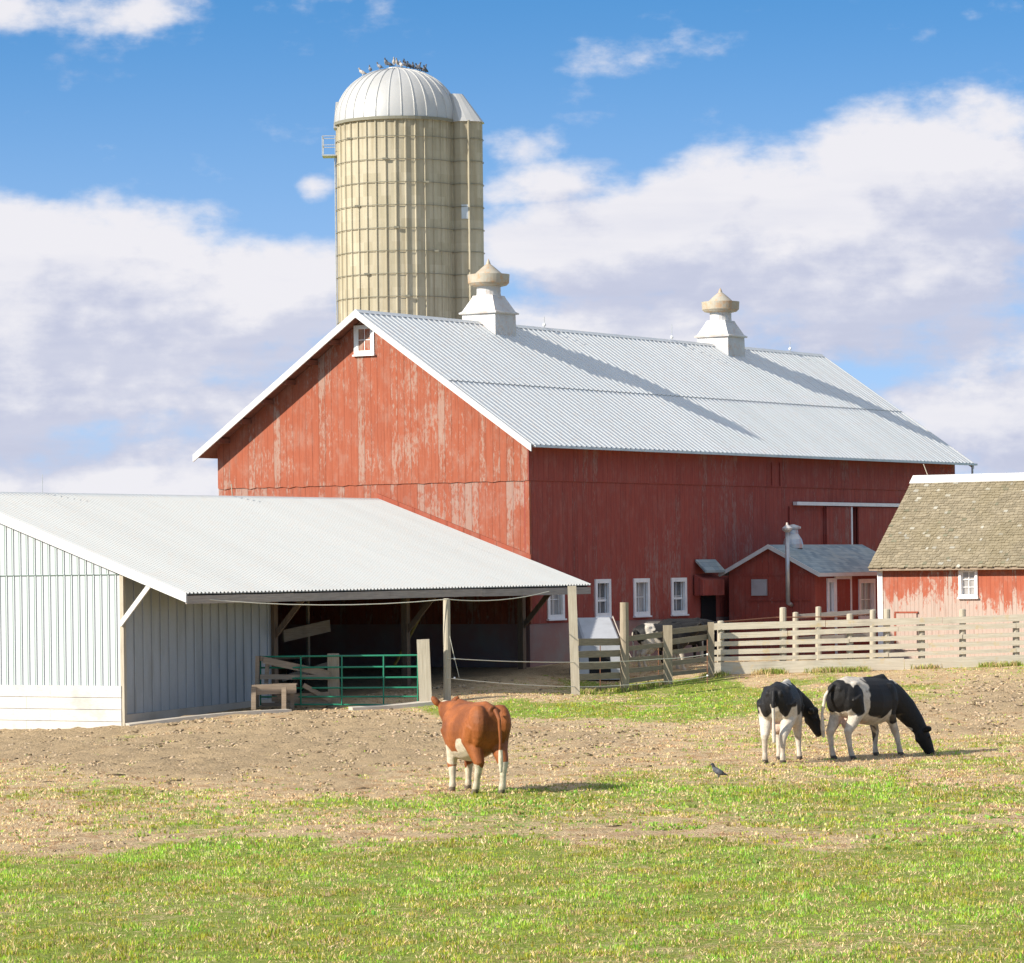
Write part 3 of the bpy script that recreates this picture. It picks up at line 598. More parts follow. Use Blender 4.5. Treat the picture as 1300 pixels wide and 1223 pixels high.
# ================================================================== CATTLE SHED
RV, RZ, EV, EZ, U0, U1 = 5.47, 5.32, -2.22, 2.59, -20.34, -.06
SS = (RZ-EZ)/(RV-EV)
def sroof(v): return RZ-SS*abs(v-RV)
shed, so_ = barn_thing('cattle_shed', 'low open-fronted white metal cattle shed with broad ribbed roof beside the red barn', 'shed', U0, 0, -.85)
rf = MB(so_); rib_sheet(rf, U0, U1, (EV, EZ), (RV, RZ), .165, h=.045, flat=.5); rib_sheet(rf, U0, U1, (2*RV-EV, EZ), (RV, RZ), .165, h=.045, flat=.5)
sr = rf.build('roof', M['shedroof'], shed)
rc = MB(so_); rc.prism([(U0, RV-.18, RZ-.04), (U0, RV, RZ+.05), (U0, RV+.18, RZ-.04), (U0, RV, RZ+.0)], (U1-U0, 0, 0)); rc.build('ridge_cap', M['barnroof'], sr)
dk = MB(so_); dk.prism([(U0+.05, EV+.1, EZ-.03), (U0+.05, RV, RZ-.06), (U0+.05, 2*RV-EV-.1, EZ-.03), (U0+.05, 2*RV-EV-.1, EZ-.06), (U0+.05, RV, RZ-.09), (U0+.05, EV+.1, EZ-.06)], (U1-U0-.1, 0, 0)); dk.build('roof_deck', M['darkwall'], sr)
vb = MB(so_); vb.prism([(U0-.05, EV-.02, EZ+.03), (U0-.05, RV, RZ+.03), (U0-.05, RV, RZ-.26), (U0-.05, EV-.02, EZ-.22)], (.05, 0, 0)); vb.prism([(U0-.05, 2*RV-EV, EZ+.03), (U0-.05, RV, RZ+.03), (U0-.05, RV, RZ-.26), (U0-.05, 2*RV-EV, EZ-.22)], (.05, 0, 0)); vb.build('verge_board', M['trim'], sr)
fb = MB(so_); us = [U0+.02, -15.6, -11, -6.2, U1-.02]
for a, b in zip(us[:-1], us[1:]): fb.beam((a+.005, EV+.03, EZ-.15+random.uniform(-.01, .01)), (b-.005, EV+.03, EZ-.15+random.uniform(-.012, .012)), .05, .21, wob=.03)
fb.build('eave_beam', M['beam'], shed)
ra = MB(so_)
for i in range(17):
    u = U0+.4+i*1.23; ra.beam((u, EV+.07, EZ-.14), (u, RV, RZ-.2), .05, .14)
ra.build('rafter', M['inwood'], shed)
# white gable wall with raised ribs and plank skirt
def ribbed_wall(mb, ax, a0, a1, zb, ztop, d, pitch, h=.025):
    n = int(round(abs(a1-a0)/pitch)); p = (a1-a0)/n
    for i in range(n):
        A, Bv = a0+i*p, a0+(i+1)*p; r0, r1 = A+p*.43, A+p*.57
        for x0, x1, dd in ((A, r0, 0), (r0, r1, -h), (r1, Bv, 0)):
            def pt(a, z, q): return (a, d+q, z) if ax == 'v' else (d+q, a, z)
            b0, b1 = (zb(x0), zb(x1)) if callable(zb) else (zb, zb)
            mb.quad(pt(x0, b0, dd), pt(x1, b1, dd), pt(x1, ztop(x1), dd), pt(x0, ztop(x0), dd))
            if dd: mb.quad(pt(x0, b0, 0), pt(x0, b0, dd), pt(x0, ztop(x0), dd), pt(x0, ztop(x0), 0)); mb.quad(pt(x1, b1, 0), pt(x1, b1, dd), pt(x1, ztop(x1), dd), pt(x1, ztop(x1), 0))
GU = -20.2
gw_ = MB(so_); ribbed_wall(gw_, 'u', .02, 10.9, 3.11, lambda v: max(sroof(v)-.08, 3.12), GU-.02, .242); ribbed_wall(gw_, 'u', .02, 10.9, .1, lambda v: 3.13, GU, .242)
gwo = gw_.build('gable_wall', M['shedwall'], shed, fix=False)
ln = MB(so_)                                               # dark green lap lines beside each rib
for i in range(45):
    v = .02+.242*i+.242*.60
    if v < 10.8: ln.box((GU-.012, v, .2), (GU+.002, v+.026, 3.10)); ln.box((GU-.032, v, 3.13), (GU-.018, v+.026, sroof(v)-.1))
ln.box((GU-.034, .02, 3.095), (GU-.004, 10.9, 3.108))
ln.build('lap_line', M['ribline'], gwo)
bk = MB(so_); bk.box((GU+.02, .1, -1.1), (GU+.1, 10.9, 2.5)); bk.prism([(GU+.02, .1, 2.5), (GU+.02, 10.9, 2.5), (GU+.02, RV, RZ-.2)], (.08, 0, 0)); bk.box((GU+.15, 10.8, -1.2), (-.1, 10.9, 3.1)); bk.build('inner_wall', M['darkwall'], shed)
pk = MB(so_)
for j in range(4):
    z = -1.0+j*.31; pk.box((GU-.07-.004*(j % 2), -.03, z), (GU-.028, 2.3 if j % 2 else 3.1, z+.298)); pk.box((GU-.066, 2.31 if j % 2 else 3.11, z), (GU-.028, 10.9, z+.298))
pk.build('plank_skirt', M['white_plank'], shed)
fw_ = MB(so_); ribbed_wall(fw_, 'v', GU, -13.55, -.54, lambda u: sroof(0)-.1, 0, .36, .03); fw_.build('front_wall', M['galv'], shed, fix=False)
ll = MB(so_)
for i in range(18):
    u = GU+.3694*i+.3694*.6
    if u < -13.6: ll.box((u, -.012, -.6), (u+.014, -.001, sroof(0)-.12))
ll.build('lap_line', M['ribline'], shed)
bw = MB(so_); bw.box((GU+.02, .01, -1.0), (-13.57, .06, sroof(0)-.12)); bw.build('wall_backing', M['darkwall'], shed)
fd = MB(so_); fd.prism([(GU-.02, -.09, -1.2), (-13.4, -.09, -1.2), (-13.4, -.09, -.34), (GU-.02, -.09, -.52)], (0, .08, 0)); fd.build('foundation', M['concrete'], shed)
cp_ = MB(so_); cp_.box((GU-.05, -.12, -.95), (GU+.06, -.005, sroof(0)-.1)); cp_.build('corner_post', M['palepost'], shed)
for u in (-13.48, -6.9, -.5):
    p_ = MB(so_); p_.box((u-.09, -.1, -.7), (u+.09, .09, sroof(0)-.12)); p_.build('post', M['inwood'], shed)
    p_ = MB(so_); p_.beam((u, -.05, 1.35), (u, -1.35, sroof(-1.35)-.16), .06, .15); p_.build('brace', M['inwood'], shed)
p_ = MB(so_); p_.beam((GU-.09, -.04, 1.80), (GU-.09, -1.05, 2.86), .05, .13); tag(p_.build('brace', M['trim'], shed), 'white diagonal brace at the gable corner')
p_ = MB(so_); p_.tube([(-4.6, .6, 2.35), (-6.6, .6, .35)], .045, 8); tag(p_.build('brace', M['yellow'], shed), 'yellow painted diagonal brace inside the shed')
rod = MB(so_); rod.tube([(-16.6, RV, RZ), (-16.6, RV, RZ+.55)], .01, 6); rod.build('lightning_rod', M['steel'], shed)
rod = MB(so_); rod.tube([(-7.8, RV, RZ), (-7.85, RV, RZ+.4)], .018, 6); rod.build('vent_pipe', M['palepost'], shed)

# ================================================================== MILK HOUSE
mh, mo = barn_thing('milk_house', 'small dark red milk house with grey-blue shingle roof against the big barn', 'outbuilding', 12, -3.65, .05)
m, t = new_mat('blue_grey_shingles'); x, y, z = t.sep(t.obj()); row = t.m('FLOOR', t.m('DIVIDE', y, .14))
wn = t.n('ShaderNodeTexWhiteNoise', noise_dimensions='2D'); t.put(wn.inputs['Vector'], t.com(t.m('FLOOR', t.m('DIVIDE', t.m('ADD', x, t.m('MULTIPLY', row, .13)), .3)), row, 0))
c = t.mix(wn.outputs[0], (.20, .26, .29), (.34, .40, .41)); c = t.mix(t.m('MULTIPLY', t.ss(t.noise(t.obj(), 1.4, 4), .45, .7), .6), c, (.40, .42, .38))
fr = t.m('FRACT', t.m('DIVIDE', y, .14)); c = t.mix(t.m('MULTIPLY', t.ss(fr, .85, 1.), .5), c, (.08, .1, .11)); t.out(c, .85, 0, t.bump(t.m('ADD', fr, wn.outputs[0]), .4, .01), .2); M['asphalt'] = m
VL, VR, VM, E2, R2 = -.45, -3.65, -2.03, 2.90, 3.80; MU1 = 18.6
def mz(v): return R2-(R2-E2)/1.78*abs(v-VM)
wl = MB(mo); wall_holes(wl, 'v', 12, MU1, -.1, mz(VR)-.05, VR, .14, [(12.95, 13.30, 1.55, 2.55), (15.3, 16.3, 1.35, 2.50)])
wl.prism([(12, VR+.142, -.1), (12, VL, -.1), (12, VL, mz(VL)-.06), (12, VM, R2-.06), (12, VR+.142, mz(VR+.142)-.06)], (.14, 0, 0)); wl.box((12.15, VL-.02, -.1), (MU1, VL+.1, 2.9)); wl.box((MU1-.1, VR+.15, -.1), (MU1, VL-.03, 2.9)); wl.box((11.97, VR+.05, 2.78), (11.999, VL-.02, 2.84))
wl.build('wall', M['milk'], mh); iw = MB(mo); iw.box((12.3, VR+.4, -.1), (MU1-.3, VR+.45, 2.8)); iw.build('dark_backing', M['dark'], mh)
rf = MB(mo)
for sg in (-1, 1):
    ev = VM+sg*1.86
    rf.prism([(11.82, ev, mz(ev)), (11.82, VM, R2+.0), (11.82, VM, R2-.07), (11.82, ev, mz(ev)-.07)], (MU1-11.6, 0, 0))
mro = rf.build('roof', M['asphalt'], mh)
fa = MB(mo)
for sg in (-1, 1):
    ev = VM+sg*1.88; fa.prism([(11.78, ev, mz(ev)+.01), (11.78, VM, R2+.012), (11.78, VM, R2-.13), (11.78, ev, mz(ev)-.13)], (.035, 0, 0))
fa.box((11.82, VM-1.895, mz(VM-1.88)-.12), (MU1+.2, VM-1.862, mz(VM-1.88)+.0)); fa.build('fascia', M['trim'], mro)
window(mh, mo, 'v', 12.97, 13.28, 1.57, 2.53, VR, (M['frame'], M['glass']), 1, 1, fw=.14, depth=.08, sill=False)
window(mh, mo, 'v', 15.32, 16.28, 1.37, 2.48, VR, (M['frame'], M['glass_light']), 2, 2, fw=.14, depth=.08)
d_ = MB(mo); d_.box((13.50, VR-.03, .15), (14.52, VR-.004, 2.62)); do = d_.build('door', M['milk'], mh)
d_ = MB(mo); d_.box((13.40, VR-.05, .1), (13.498, VR-.003, 2.74)); d_.box((14.522, VR-.05, .1), (14.62, VR-.003, 2.74)); d_.box((13.50, VR-.05, 2.63), (14.52, VR-.003, 2.74)); d_.build('door_frame', M['frame'], do)
d_ = MB(mo); d_.box((13.6, VR-.06, 1.1), (13.66, VR-.031, 1.25)); d_.build('handle', M['steel'], do)
pn = MB(mo); pn.box((11.93, -1.9, 2.12), (11.97, -1.32, 2.66)); pn.build('vent_panel', M['steel'], mh)
sp = MB(mo); sp.tube([(11.72, -2.79, 1.85), (11.72, -2.79, 4.25)], .075, 12); sp.tube([(11.72, -2.79, 1.88), (11.98, -2.79, 1.80)], .07, 10); spo = sp.build('stove_pipe', M['steel'], mh, smooth=True)
sp = MB(mo); sp.lathe([(.08, 4.2), (.17, 4.28), (.18, 4.34), (.05, 4.44), (.03, 4.52)], 14, (11.72, -2.79)); sp.build('pipe_cap', M['vent'], spo)
vt = MB(mo); vt.lathe([(.34, R2-.12), (.34, R2+.02), (.30, R2+.18), (.18, R2+.36), (.17, R2+.50), (.27, R2+.54), (.27, R2+.60), (.05, R2+.68)], 16, (13.6, VM)); vt.build('roof_vent', M['steel'], mh)
lt = MB(mo); lt.prism([(10.4, -.06, 3.34), (10.4, -.42, 2.98), (10.4, -.42, 2.90), (10.4, -.06, 3.26)], (1.38, 0, 0)); lt.build('porch_roof', M['asphalt'], mh)
lt = MB(mo); lt.prism([(10.3, -.06, 2.84), (10.3, -.38, 2.66), (10.3, -.38, 2.15), (10.3, -.06, 2.15)], (1.5, 0, 0)); lt.build('porch_hood', M['side'], mh)
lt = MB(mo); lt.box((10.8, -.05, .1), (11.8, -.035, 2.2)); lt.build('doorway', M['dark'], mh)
gdt = MB(mo); gdt.box((11.96, -3.45, 1.95), (11.995, -1.1, 2.0)); gdt.box((11.965, -3.15, .1), (11.995, -3.09, 1.95)); gdt.build('door_track', M['milk'], mh)

# ================================================================== SMALL BARN (right edge)
FU, SV0, SV1, RU = 12.78, -5.57, -15.5, 15.97
sb, sbo = barn_thing('small_barn', 'small worn red and bare-wood barn with mossy shingle roof at the right edge', 'barn', FU, SV0, .0)
wl = MB(sbo); wall_holes(wl, 'u', SV1, SV0, -.1, 2.97, FU, .14, [(-9.03, -8.55, 2.06, 2.84), (-14.2, -13.6, 2.06, 2.84)])
for vv in (SV0-.14, SV1): wl.prism([(FU+.145, vv, -.1), (19.2, vv, -.1), (19.2, vv, 3.0), (RU, vv, 5.9), (FU+.145, vv, 3.0)], (0, .14, 0))
wl.box((19.06, SV1+.16, -.1), (19.2, SV0-.16, 3.0)); wl.build('wall', M['small'], sb)
il = MB(sbo); il.box((FU+.5, SV1+.3, -.1), (FU+.55, SV0-.3, 2.9)); il.build('dark_backing', M['dark'], sb)
for a, b in ((-9.03, -8.55), (-14.2, -13.6)): window(sb, sbo, 'u', a, b, 2.1, 2.82, FU, (M['frame'], M['glass_light']), 2, 3, fw=.09, depth=.07)
cbd = MB(sbo); cbd.box((FU-.03, SV0-.16, .0), (FU-.002, SV0+.02, 2.93)); cbd.build('corner_board', M['frame'], sb)
hd = MB(sbo); hd.box((FU-.05, -6.95, .3), (FU-.015, -6.22, 1.50)); hdo = hd.build('hatch_door', M['small'], sb); hd = MB(sbo); hd.box((FU-.06, -7.0, 1.505), (FU-.004, -6.16, 1.56)); hd.box((FU-.06, -6.215, .3), (FU-.004, -6.15, 1.50)); hd.build('door_frame', M['redtrim'], hdo)
EU, EZS, RZS = 12.42, 2.99, 6.0
sl = (RZS-EZS)/(RU-EU); ds = Vector((1, 0, sl)).normalized(); nr = Vector((-ds.z, 0, ds.x)); slen = math.hypot(RU-EU, RZS-EZS)
dk = MB(sbo); dk.prism([(EU+.02, SV1-.1, EZS-.03), (RU, SV1-.1, RZS-.03), (2*RU-EU, SV1-.1, EZS-.03), (2*RU-EU, SV1-.1, EZS-.09), (RU, SV1-.1, RZS-.09), (EU+.02, SV1-.1, EZS-.09)], (0, SV0+.17-SV1+.1, 0)); dk.build('roof_deck', M['oldwood'], sb)
sh = MB(sbo); sh.col = (1, 1, 1); rows = 36
for side_ in (0, 1):
    for j in range(rows):
        s0 = j*slen/rows; v = SV0+.19
        while v > SV1-.12:
            wd = random.uniform(.07, .19); v1 = max(v-wd, SV1-.15); jt = random.uniform(-.03, .02); tilt = random.uniform(.0, .012); thk = random.uniform(.010, .024)
            r = random.random(); k = random.uniform(.72, 1.15)
            col = (.300*k, .255*k, .180*k) if r < .955 else ((.50*k, .48*k, .41*k) if r < .985 else (.20*k, .20*k, .14*k))
            if side_: col = (.36*k, .30*k, .19*k)
            sh.col = col; lo = s0+jt-.01; hi = s0+slen/rows*1.5
            if r > .94 and not side_: tilt += .012
            def Q(s_, vv, h):
                p = Vector((EU, 0, EZS))+ds*s_+nr*h
                if side_: p = Vector((2*RU-p.x, 0, p.z))
                return (p.x, vv, p.z)
            hi = min(hi, slen)
            a0, a1, a2, a3 = Q(lo, v-.004, .012+thk+tilt), Q(lo, v1+.004, .012+thk+random.uniform(0, .012)), Q(hi, v1+.004, .006), Q(hi, v-.004, .006)
            b0, b1 = Q(lo, v-.004, .0), Q(lo, v1+.004, .0)
            sh.add([a0, a1, a2, a3, b0, b1], [(0, 1, 2, 3), (0, 4, 5, 1), (0, 3, 4), (1, 5, 2)]); v = v1
m, t = new_mat('wood_shingles'); a = t.n('ShaderNodeAttribute', attribute_name='Col').outputs[0]
n1 = t.noise(t.obj(), .8, 4); n2 = t.noise(t.obj(), 14, 4, .7); c = t.mix(t.m('MULTIPLY', t.ss(n1, .42, .66), .45), a, (.24, .20, .12)); c = t.mix(t.m('MULTIPLY', n2, .5), c, (.20, .165, .10)); t.out(c, .9, 0, t.bump(n2, .4, .01), .15)
sh.build('roof_shingles', m, sb, fix=False)
rc = MB(sbo); rc.prism([(RU-.30, SV1-.15, RZS-.19), (RU, SV1-.15, RZS+.075), (RU+.30, SV1-.15, RZS-.19), (RU+.28, SV1-.15, RZS-.21), (RU, SV1-.15, RZS+.03), (RU-.28, SV1-.15, RZS-.21)], (0, SV0+.22-SV1+.15, 0)); rc.build('ridge_cap', M['trim'], sb)
rd = MB(sbo); rd.tube([(RU, SV0-.35, RZS), (RU+.05, SV0-.15, RZS+.45)], .014, 6); rd.build('lightning_rod', M['palepost'], sb)

# ================================================================== SILO
SX, SY, SR = -4.30, 140., 2.33
silo = thing('silo', 'tall cream concrete-stave silo with domed metal cap standing behind the red barn', 'silo', (SX, SY, 0))
m, t = new_mat('cream_staves'); x, y, z = t.sep(t.obj()); ang = t.m('ARCTAN2', y, x)
st = t.m('MULTIPLY', ang, 38/(2*math.pi)); row = t.m('FLOOR', t.m('DIVIDE', t.m('ADD', z, .1), .876)); wn = t.n('ShaderNodeTexWhiteNoise', noise_dimensions='2D'); t.put(wn.inputs['Vector'], t.com(t.m('FLOOR', st), row, 0))
n = t.noise(t.com(t.m('MULTIPLY', ang, 12), 0, t.m('MULTIPLY', z, .25)), 1, 6, .65); n2 = t.noise(t.obj(), 1.7, 5, .7)
c = t.mix(wn.outputs[0], (.375, .335, .240), (.455, .41, .305)); c = t.mix(t.m('MULTIPLY', t.ss(n, .45, .75), .6), c, (.27, .215, .13)); c = t.mix(t.m('MULTIPLY', t.ss(n2, .5, .75), .4), c, (.30, .27, .19))
c = t.mix(t.m('MULTIPLY', t.ss(z, 18.6, 20.4), t.m('MULTIPLY', t.ss(n, .35, .6), .35)), c, (.22, .18, .115))
t.out(c, .85, 0, t.bump(n2, .3, .02), .2); M['silo'] = m
ZT = 20.5
b = MB((0, 0, 0)); NS = 38; prof = []
for i in range(NS):
    for k, rr in ((0, SR), (.78, SR), (.84, SR+.055), (.94, SR+.055)): t_ = 2*math.pi*(i+k)/NS+.1; prof.append((rr*math.cos(t_), rr*math.sin(t_)))
m_ = len(prof); b.add([(p[0], p[1], z) for z in (-.3, ZT+.1) for p in prof], [(i, (i+1) % m_, m_+(i+1) % m_, m_+i) for i in range(m_)]+[tuple(range(m_, 2*m_))]); b.build('wall', M['silo'], silo)
for i in range(22):
    z = ZT-.80-i*.876
    if z > .4:
        h_ = MB(); pts = [((SR+.065)*math.cos(a), (SR+.065)*math.sin(a), z) for a in np.linspace(0, 2*math.pi, 49)]; h_.tube(pts, .015, 5, False)
        a = -1.57+((i*37) % 11-5)*.17; h_.box(((SR+.06)*math.cos(a)-.1, (SR+.09)*math.sin(a)-.05, z-.035), ((SR+.06)*math.cos(a)+.1, (SR+.09)*math.sin(a)+.03, z+.035)); h_.build('hoop', M['hoop'], silo)
DH = 2.08; d_ = MB(); NG = 30; prof = []
for j in range(15):
    q = j/14*math.pi/2*.985; prof.append(((SR+.09)*math.cos(q)**.92, ZT-.02+DH*math.sin(q)))
d_.lathe([(SR+.10, ZT-.14)]+prof, 60); dome = d_.build('dome', M['dome'], silo, smooth=True)
for g_ in range(NG):
    a = 2*math.pi*g_/NG; s_ = MB(); s_.tube([(r*math.cos(a), r*math.sin(a), z+.0) for r, z in prof[:-1]], .028, 5); s_.build('dome_seam', M['dome'], dome)
s_ = MB(); s_.lathe([(.45, ZT+DH-.12), (.42, ZT+DH+.0), (.2, ZT+DH+.06), (.0, ZT+DH+.09)], 16); s_.build('dome_collar', M['dome'], dome)
s_ = MB(); s_.lathe([(SR+.13, ZT-.16), (SR+.135, ZT-.05)], 60, cap=False); s_.build('dome_rim', M['hoop'], dome)
# chute on the right with its hood
CX, CY, CR = 2.66, -.55, .66
ch = MB(); m2 = []
for i in range(13):
    a = -math.pi*.95+i*math.pi*1.45/12; rr = CR+(.05 if i % 3 == 0 else 0); m2.append((CX+rr*math.cos(a), CY+rr*math.sin(a)))
mm = len(m2); ch.add([(p[0], p[1], z) for z in (-.3, ZT-.05) for p in m2], [(i, i+1, mm+i+1, mm+i) for i in range(mm-1)]+[tuple(range(mm, 2*mm))]); cho = ch.build('chute', M['silo'], silo)
for i in range(22):
    z = ZT-.80-i*.876
    if z > .4: h_ = MB(); h_.tube([(CX+(p[0]-CX)*1.05, CY+(p[1]-CY)*1.05, z) for p in m2], .014, 5); h_.build('chute_hoop', M['hoop'], cho)
rr_ = MB(); rr_.tube([(CX+.12, CY-CR-.02, .2), (CX+.12, CY-CR-.02, ZT-.1)], .05, 6); rr_.build('chute_rib', M['silo'], cho)
hd = MB(); hb = [(CX+(p[0]-CX)*1.12, CY+(p[1]-CY)*1.12, ZT-.14) for p in m2]; ht = [(CX-.40+(p[0]-CX)*.5, CY+.25+(p[1]-CY)*.55, ZT+1.0) for p in m2]
hd.add(hb+ht, [(i, i+1, mm+i+1, mm+i) for i in range(mm-1)]+[tuple(range(mm, 2*mm)), tuple(range(mm))]); hd.build('chute_hood', M['dome'], cho)
for zz in (16.6, 11.2, 6.): lp = MB(); lp.box((CX-.18, CY-CR-.04, zz), (CX+.12, CY-CR+.1, zz+.55)); lp.build('chute_hatch', M['steel'], cho)
lk_ = MB(); lk_.prism([(-SR-.12, -.5, ZT-.25), (-SR-.02, -.5, ZT+.75), (-SR+.35, -.5, ZT+.75), (-SR+.2, -.5, ZT-.25)], (0, .9, 0)); lk_.build('filler_hood', M['dome'], silo)
pf = MB(); pf.box((-SR-.58, -.45, 19.18), (-SR-.03, .45, 19.23)); plt = pf.build('platform', M['steel'], silo)
ps = MB()
for x_, y_ in ((-.56, -.43), (-.56, .43), (-.06, -.43), (-.06, .43)): ps.tube([(-SR+x_, y_, 19.2), (-SR+x_, y_, 19.95)], .018, 5)
for zz in (19.95, 19.6): ps.tube([(-SR-.06, -.43, zz), (-SR-.56, -.43, zz), (-SR-.56, .43, zz), (-SR-.06, .43, zz)], .016, 5)
ps.build('railing', M['steel'], plt)
ld = MB(); ld.tube([(-SR-.10, -.25, .3), (-SR-.10, -.25, 19.2)], .015, 5); ld.tube([(-SR-.10, .2, .3), (-SR-.10, .2, 19.2)], .015, 5)
for i in range(60): ld.tube([(-SR-.10, -.25, .5+i*.31), (-SR-.10, .2, .5+i*.31)], .01, 4)
ld.build('ladder', M['steel'], silo)

# ================================================================== FENCES, GATE, POSTS
def post_px(name, label, cat, x, yb, yt, Y, r, mat, kind='box', lean=0, group=None, parent=None):
    b_ = at(x, yb, Y); tp = at(x+lean, yt, Y); b_.z -= .12
    mb = MB(b_)
    if kind == 'round': mb.tube([b_, b_.lerp(tp, .35)+Vector((.01, 0, 0)), b_.lerp(tp, .7), tp, tp+Vector((0, 0, .02))], [r, r*.97, r*.93, r*.9, r*.7], 12)
    else: mb.beam(b_, tp, r*2, r*1.7, up=(0, 1, 0), wob=.04)
    o = mb.build(name, mat, None, smooth=False); o.location = b_; tag(o, label, cat, group); return o
post_px('rope_post', 'tall round pale post holding ropes in front of the open shed', 'post', 567.5, 890, 761, 95.5, .105, M['palepost'], 'round', -.5)
post_px('gate_post', 'short square weathered post in the middle of the green gate', 'post', 424, 898, 830, 96.1, .15, M['post'], lean=-1)
post_px('gate_post', 'thick pale leaning post at the right end of the green gate', 'post', 541, 895, 812, 95, .165, M['palepost'], lean=-4)
pp = post_px('shed_corner_post', 'tall pale square post below the right end of the shed eave', 'post', 731, 885, 744, 101, .12, M['palepost'], lean=-5)
# left fence, dark boards
FL = [(1.95, 102.9), (3.14, 104.3), (4.49, 105.3), (5.87, 106.5)]
fp = thing('board_fence', 'shaded weathered board fence running from the shed post to the fence corner', 'fence', (1.95, 102.9, gz(1.95, 102.9)))
o0 = fp.location.copy()
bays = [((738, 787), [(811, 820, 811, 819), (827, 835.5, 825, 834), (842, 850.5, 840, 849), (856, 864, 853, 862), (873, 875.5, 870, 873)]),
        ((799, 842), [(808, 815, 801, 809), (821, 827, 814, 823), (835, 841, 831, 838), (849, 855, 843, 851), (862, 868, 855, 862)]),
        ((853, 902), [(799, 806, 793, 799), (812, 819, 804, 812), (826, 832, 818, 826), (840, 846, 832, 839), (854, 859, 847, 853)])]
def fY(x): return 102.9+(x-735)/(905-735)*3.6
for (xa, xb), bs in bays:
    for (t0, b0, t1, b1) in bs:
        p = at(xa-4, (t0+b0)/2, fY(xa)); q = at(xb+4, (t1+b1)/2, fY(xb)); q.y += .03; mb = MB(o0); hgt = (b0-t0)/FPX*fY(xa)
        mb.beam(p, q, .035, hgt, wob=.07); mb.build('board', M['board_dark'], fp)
for x, yb, yt, r, kd in ((793, 875, 765, .14, 'round'), (848, 868, 794, .13, 'box'), (903, 858, 790, .09, 'box')):
    b_ = at(x, yb, fY(x)-.14); t_ = at(x-.5, yt, fY(x)-.14); b_.z -= .1; mb = MB(o0)
    if kd == 'round': mb.tube([b_, b_.lerp(t_, .5), t_], [r, r*.97, r*.9], 12)
    else: mb.beam(b_, t_, r*2, r*1.6, up=(0, 1, 0))
    mb.build('post', M['post'], fp)
# right fence, bright boards
f2 = thing('board_fence', 'long sunlit weathered board fence crossing in front of the small barn', 'fence', (5.95, 106.6, gz(5.95, 106.6)))
o1 = f2.location.copy()
def rY(x): return 106.6+(x-905)/395*.8
rb = [((792, 800.5), (781, 788)), ((804, 811), (790, 797)), ((815.5, 822), (802, 808.5)), ((825, 831.5), (813, 819.5)), ((834.5, 840), (823, 828.5)), ((842.5, 857), (832, 844.5))]
cuts = [[905, 1048, 1196, 1345, 1500], [912, 1000, 1140, 1290, 1480], [907, 1078, 1222, 1400], [906, 1038, 1180, 1330, 1500], [905, 1038, 1128, 1290, 1450], [905, 1148, 1330, 1500]]
for (l, r_), ct in zip(rb, cuts):
    for i, (a, b) in enumerate(zip(ct[:-1], ct[1:])):
        def yy(x, k): return l[k]+(r_[k]-l[k])*(x-905)/395
        j1, j2 = random.uniform(-.9, .9), random.uniform(-.9, .9)
        p = at(a+.4, (yy(a, 0)+yy(a, 1))/2+j1, rY(a)-.012*(i % 2)); q = at(b-.4, (yy(b, 0)+yy(b, 1))/2+j2, rY(b)-.012*(i % 2)); hgt = (l[1]-l[0])/FPX*rY(a)
        mb = MB(o1); mb.beam(p, q, .03, hgt*random.uniform(.92, 1.04), wob=.05); mb.build('board', M['board'], f2)
for x, yt in ((915, 789), (994, 772), (1079, 780), (1126, 774), (1170, 787), (1222, 774), (1290, 784), (1370, 775), (1450, 775)):
    Y = rY(x)+.13; b_ = at(x, 850-(x-905)*.03, Y); t_ = at(x, yt, Y); mb = MB(o1); mb.tube([b_-Vector((0, 0, .1)), t_, t_+Vector((0, 0, .02))], [.11, .10, .06], 10); mb.build('post', M['palepost'], f2)
# rear rail fence inside the yard
f3 = thing('rail_fence', 'low rail fence of pale posts behind the sunlit board fence', 'fence', at(1010, 848, 110.5)); o2 = f3.location.copy()
for x, yt in ((1010, 778), (1039, 771), (1108, 775)):
    b_ = at(x, 850, 110.5); t_ = at(x, yt, 110.5); mb = MB(o2); mb.tube([b_-Vector((0, 0, .1)), t_, t_+Vector((0, 0, .02))], [.1, .09, .05], 10); mb.build('post', M['palepost'], f3)
mb = MB(o2); mb.beam(at(1008, 783, 110.6), at(1112, 776, 111.4), .04, .13); mb.build('rail', M['beam'], f3)
mb = MB(o2); mb.beam(at(1008, 812, 110.6), at(1112, 806, 111.4), .04, .13); mb.build('rail', M['beam'], f3)
mb = MB(o2); mb.tube([at(912, 790, 108.5), at(985, 784, 110), at(1078, 783, 110.4), at(1110, 779, 111)], .018, 6); mb.build('pipe', M['rust'], f3)
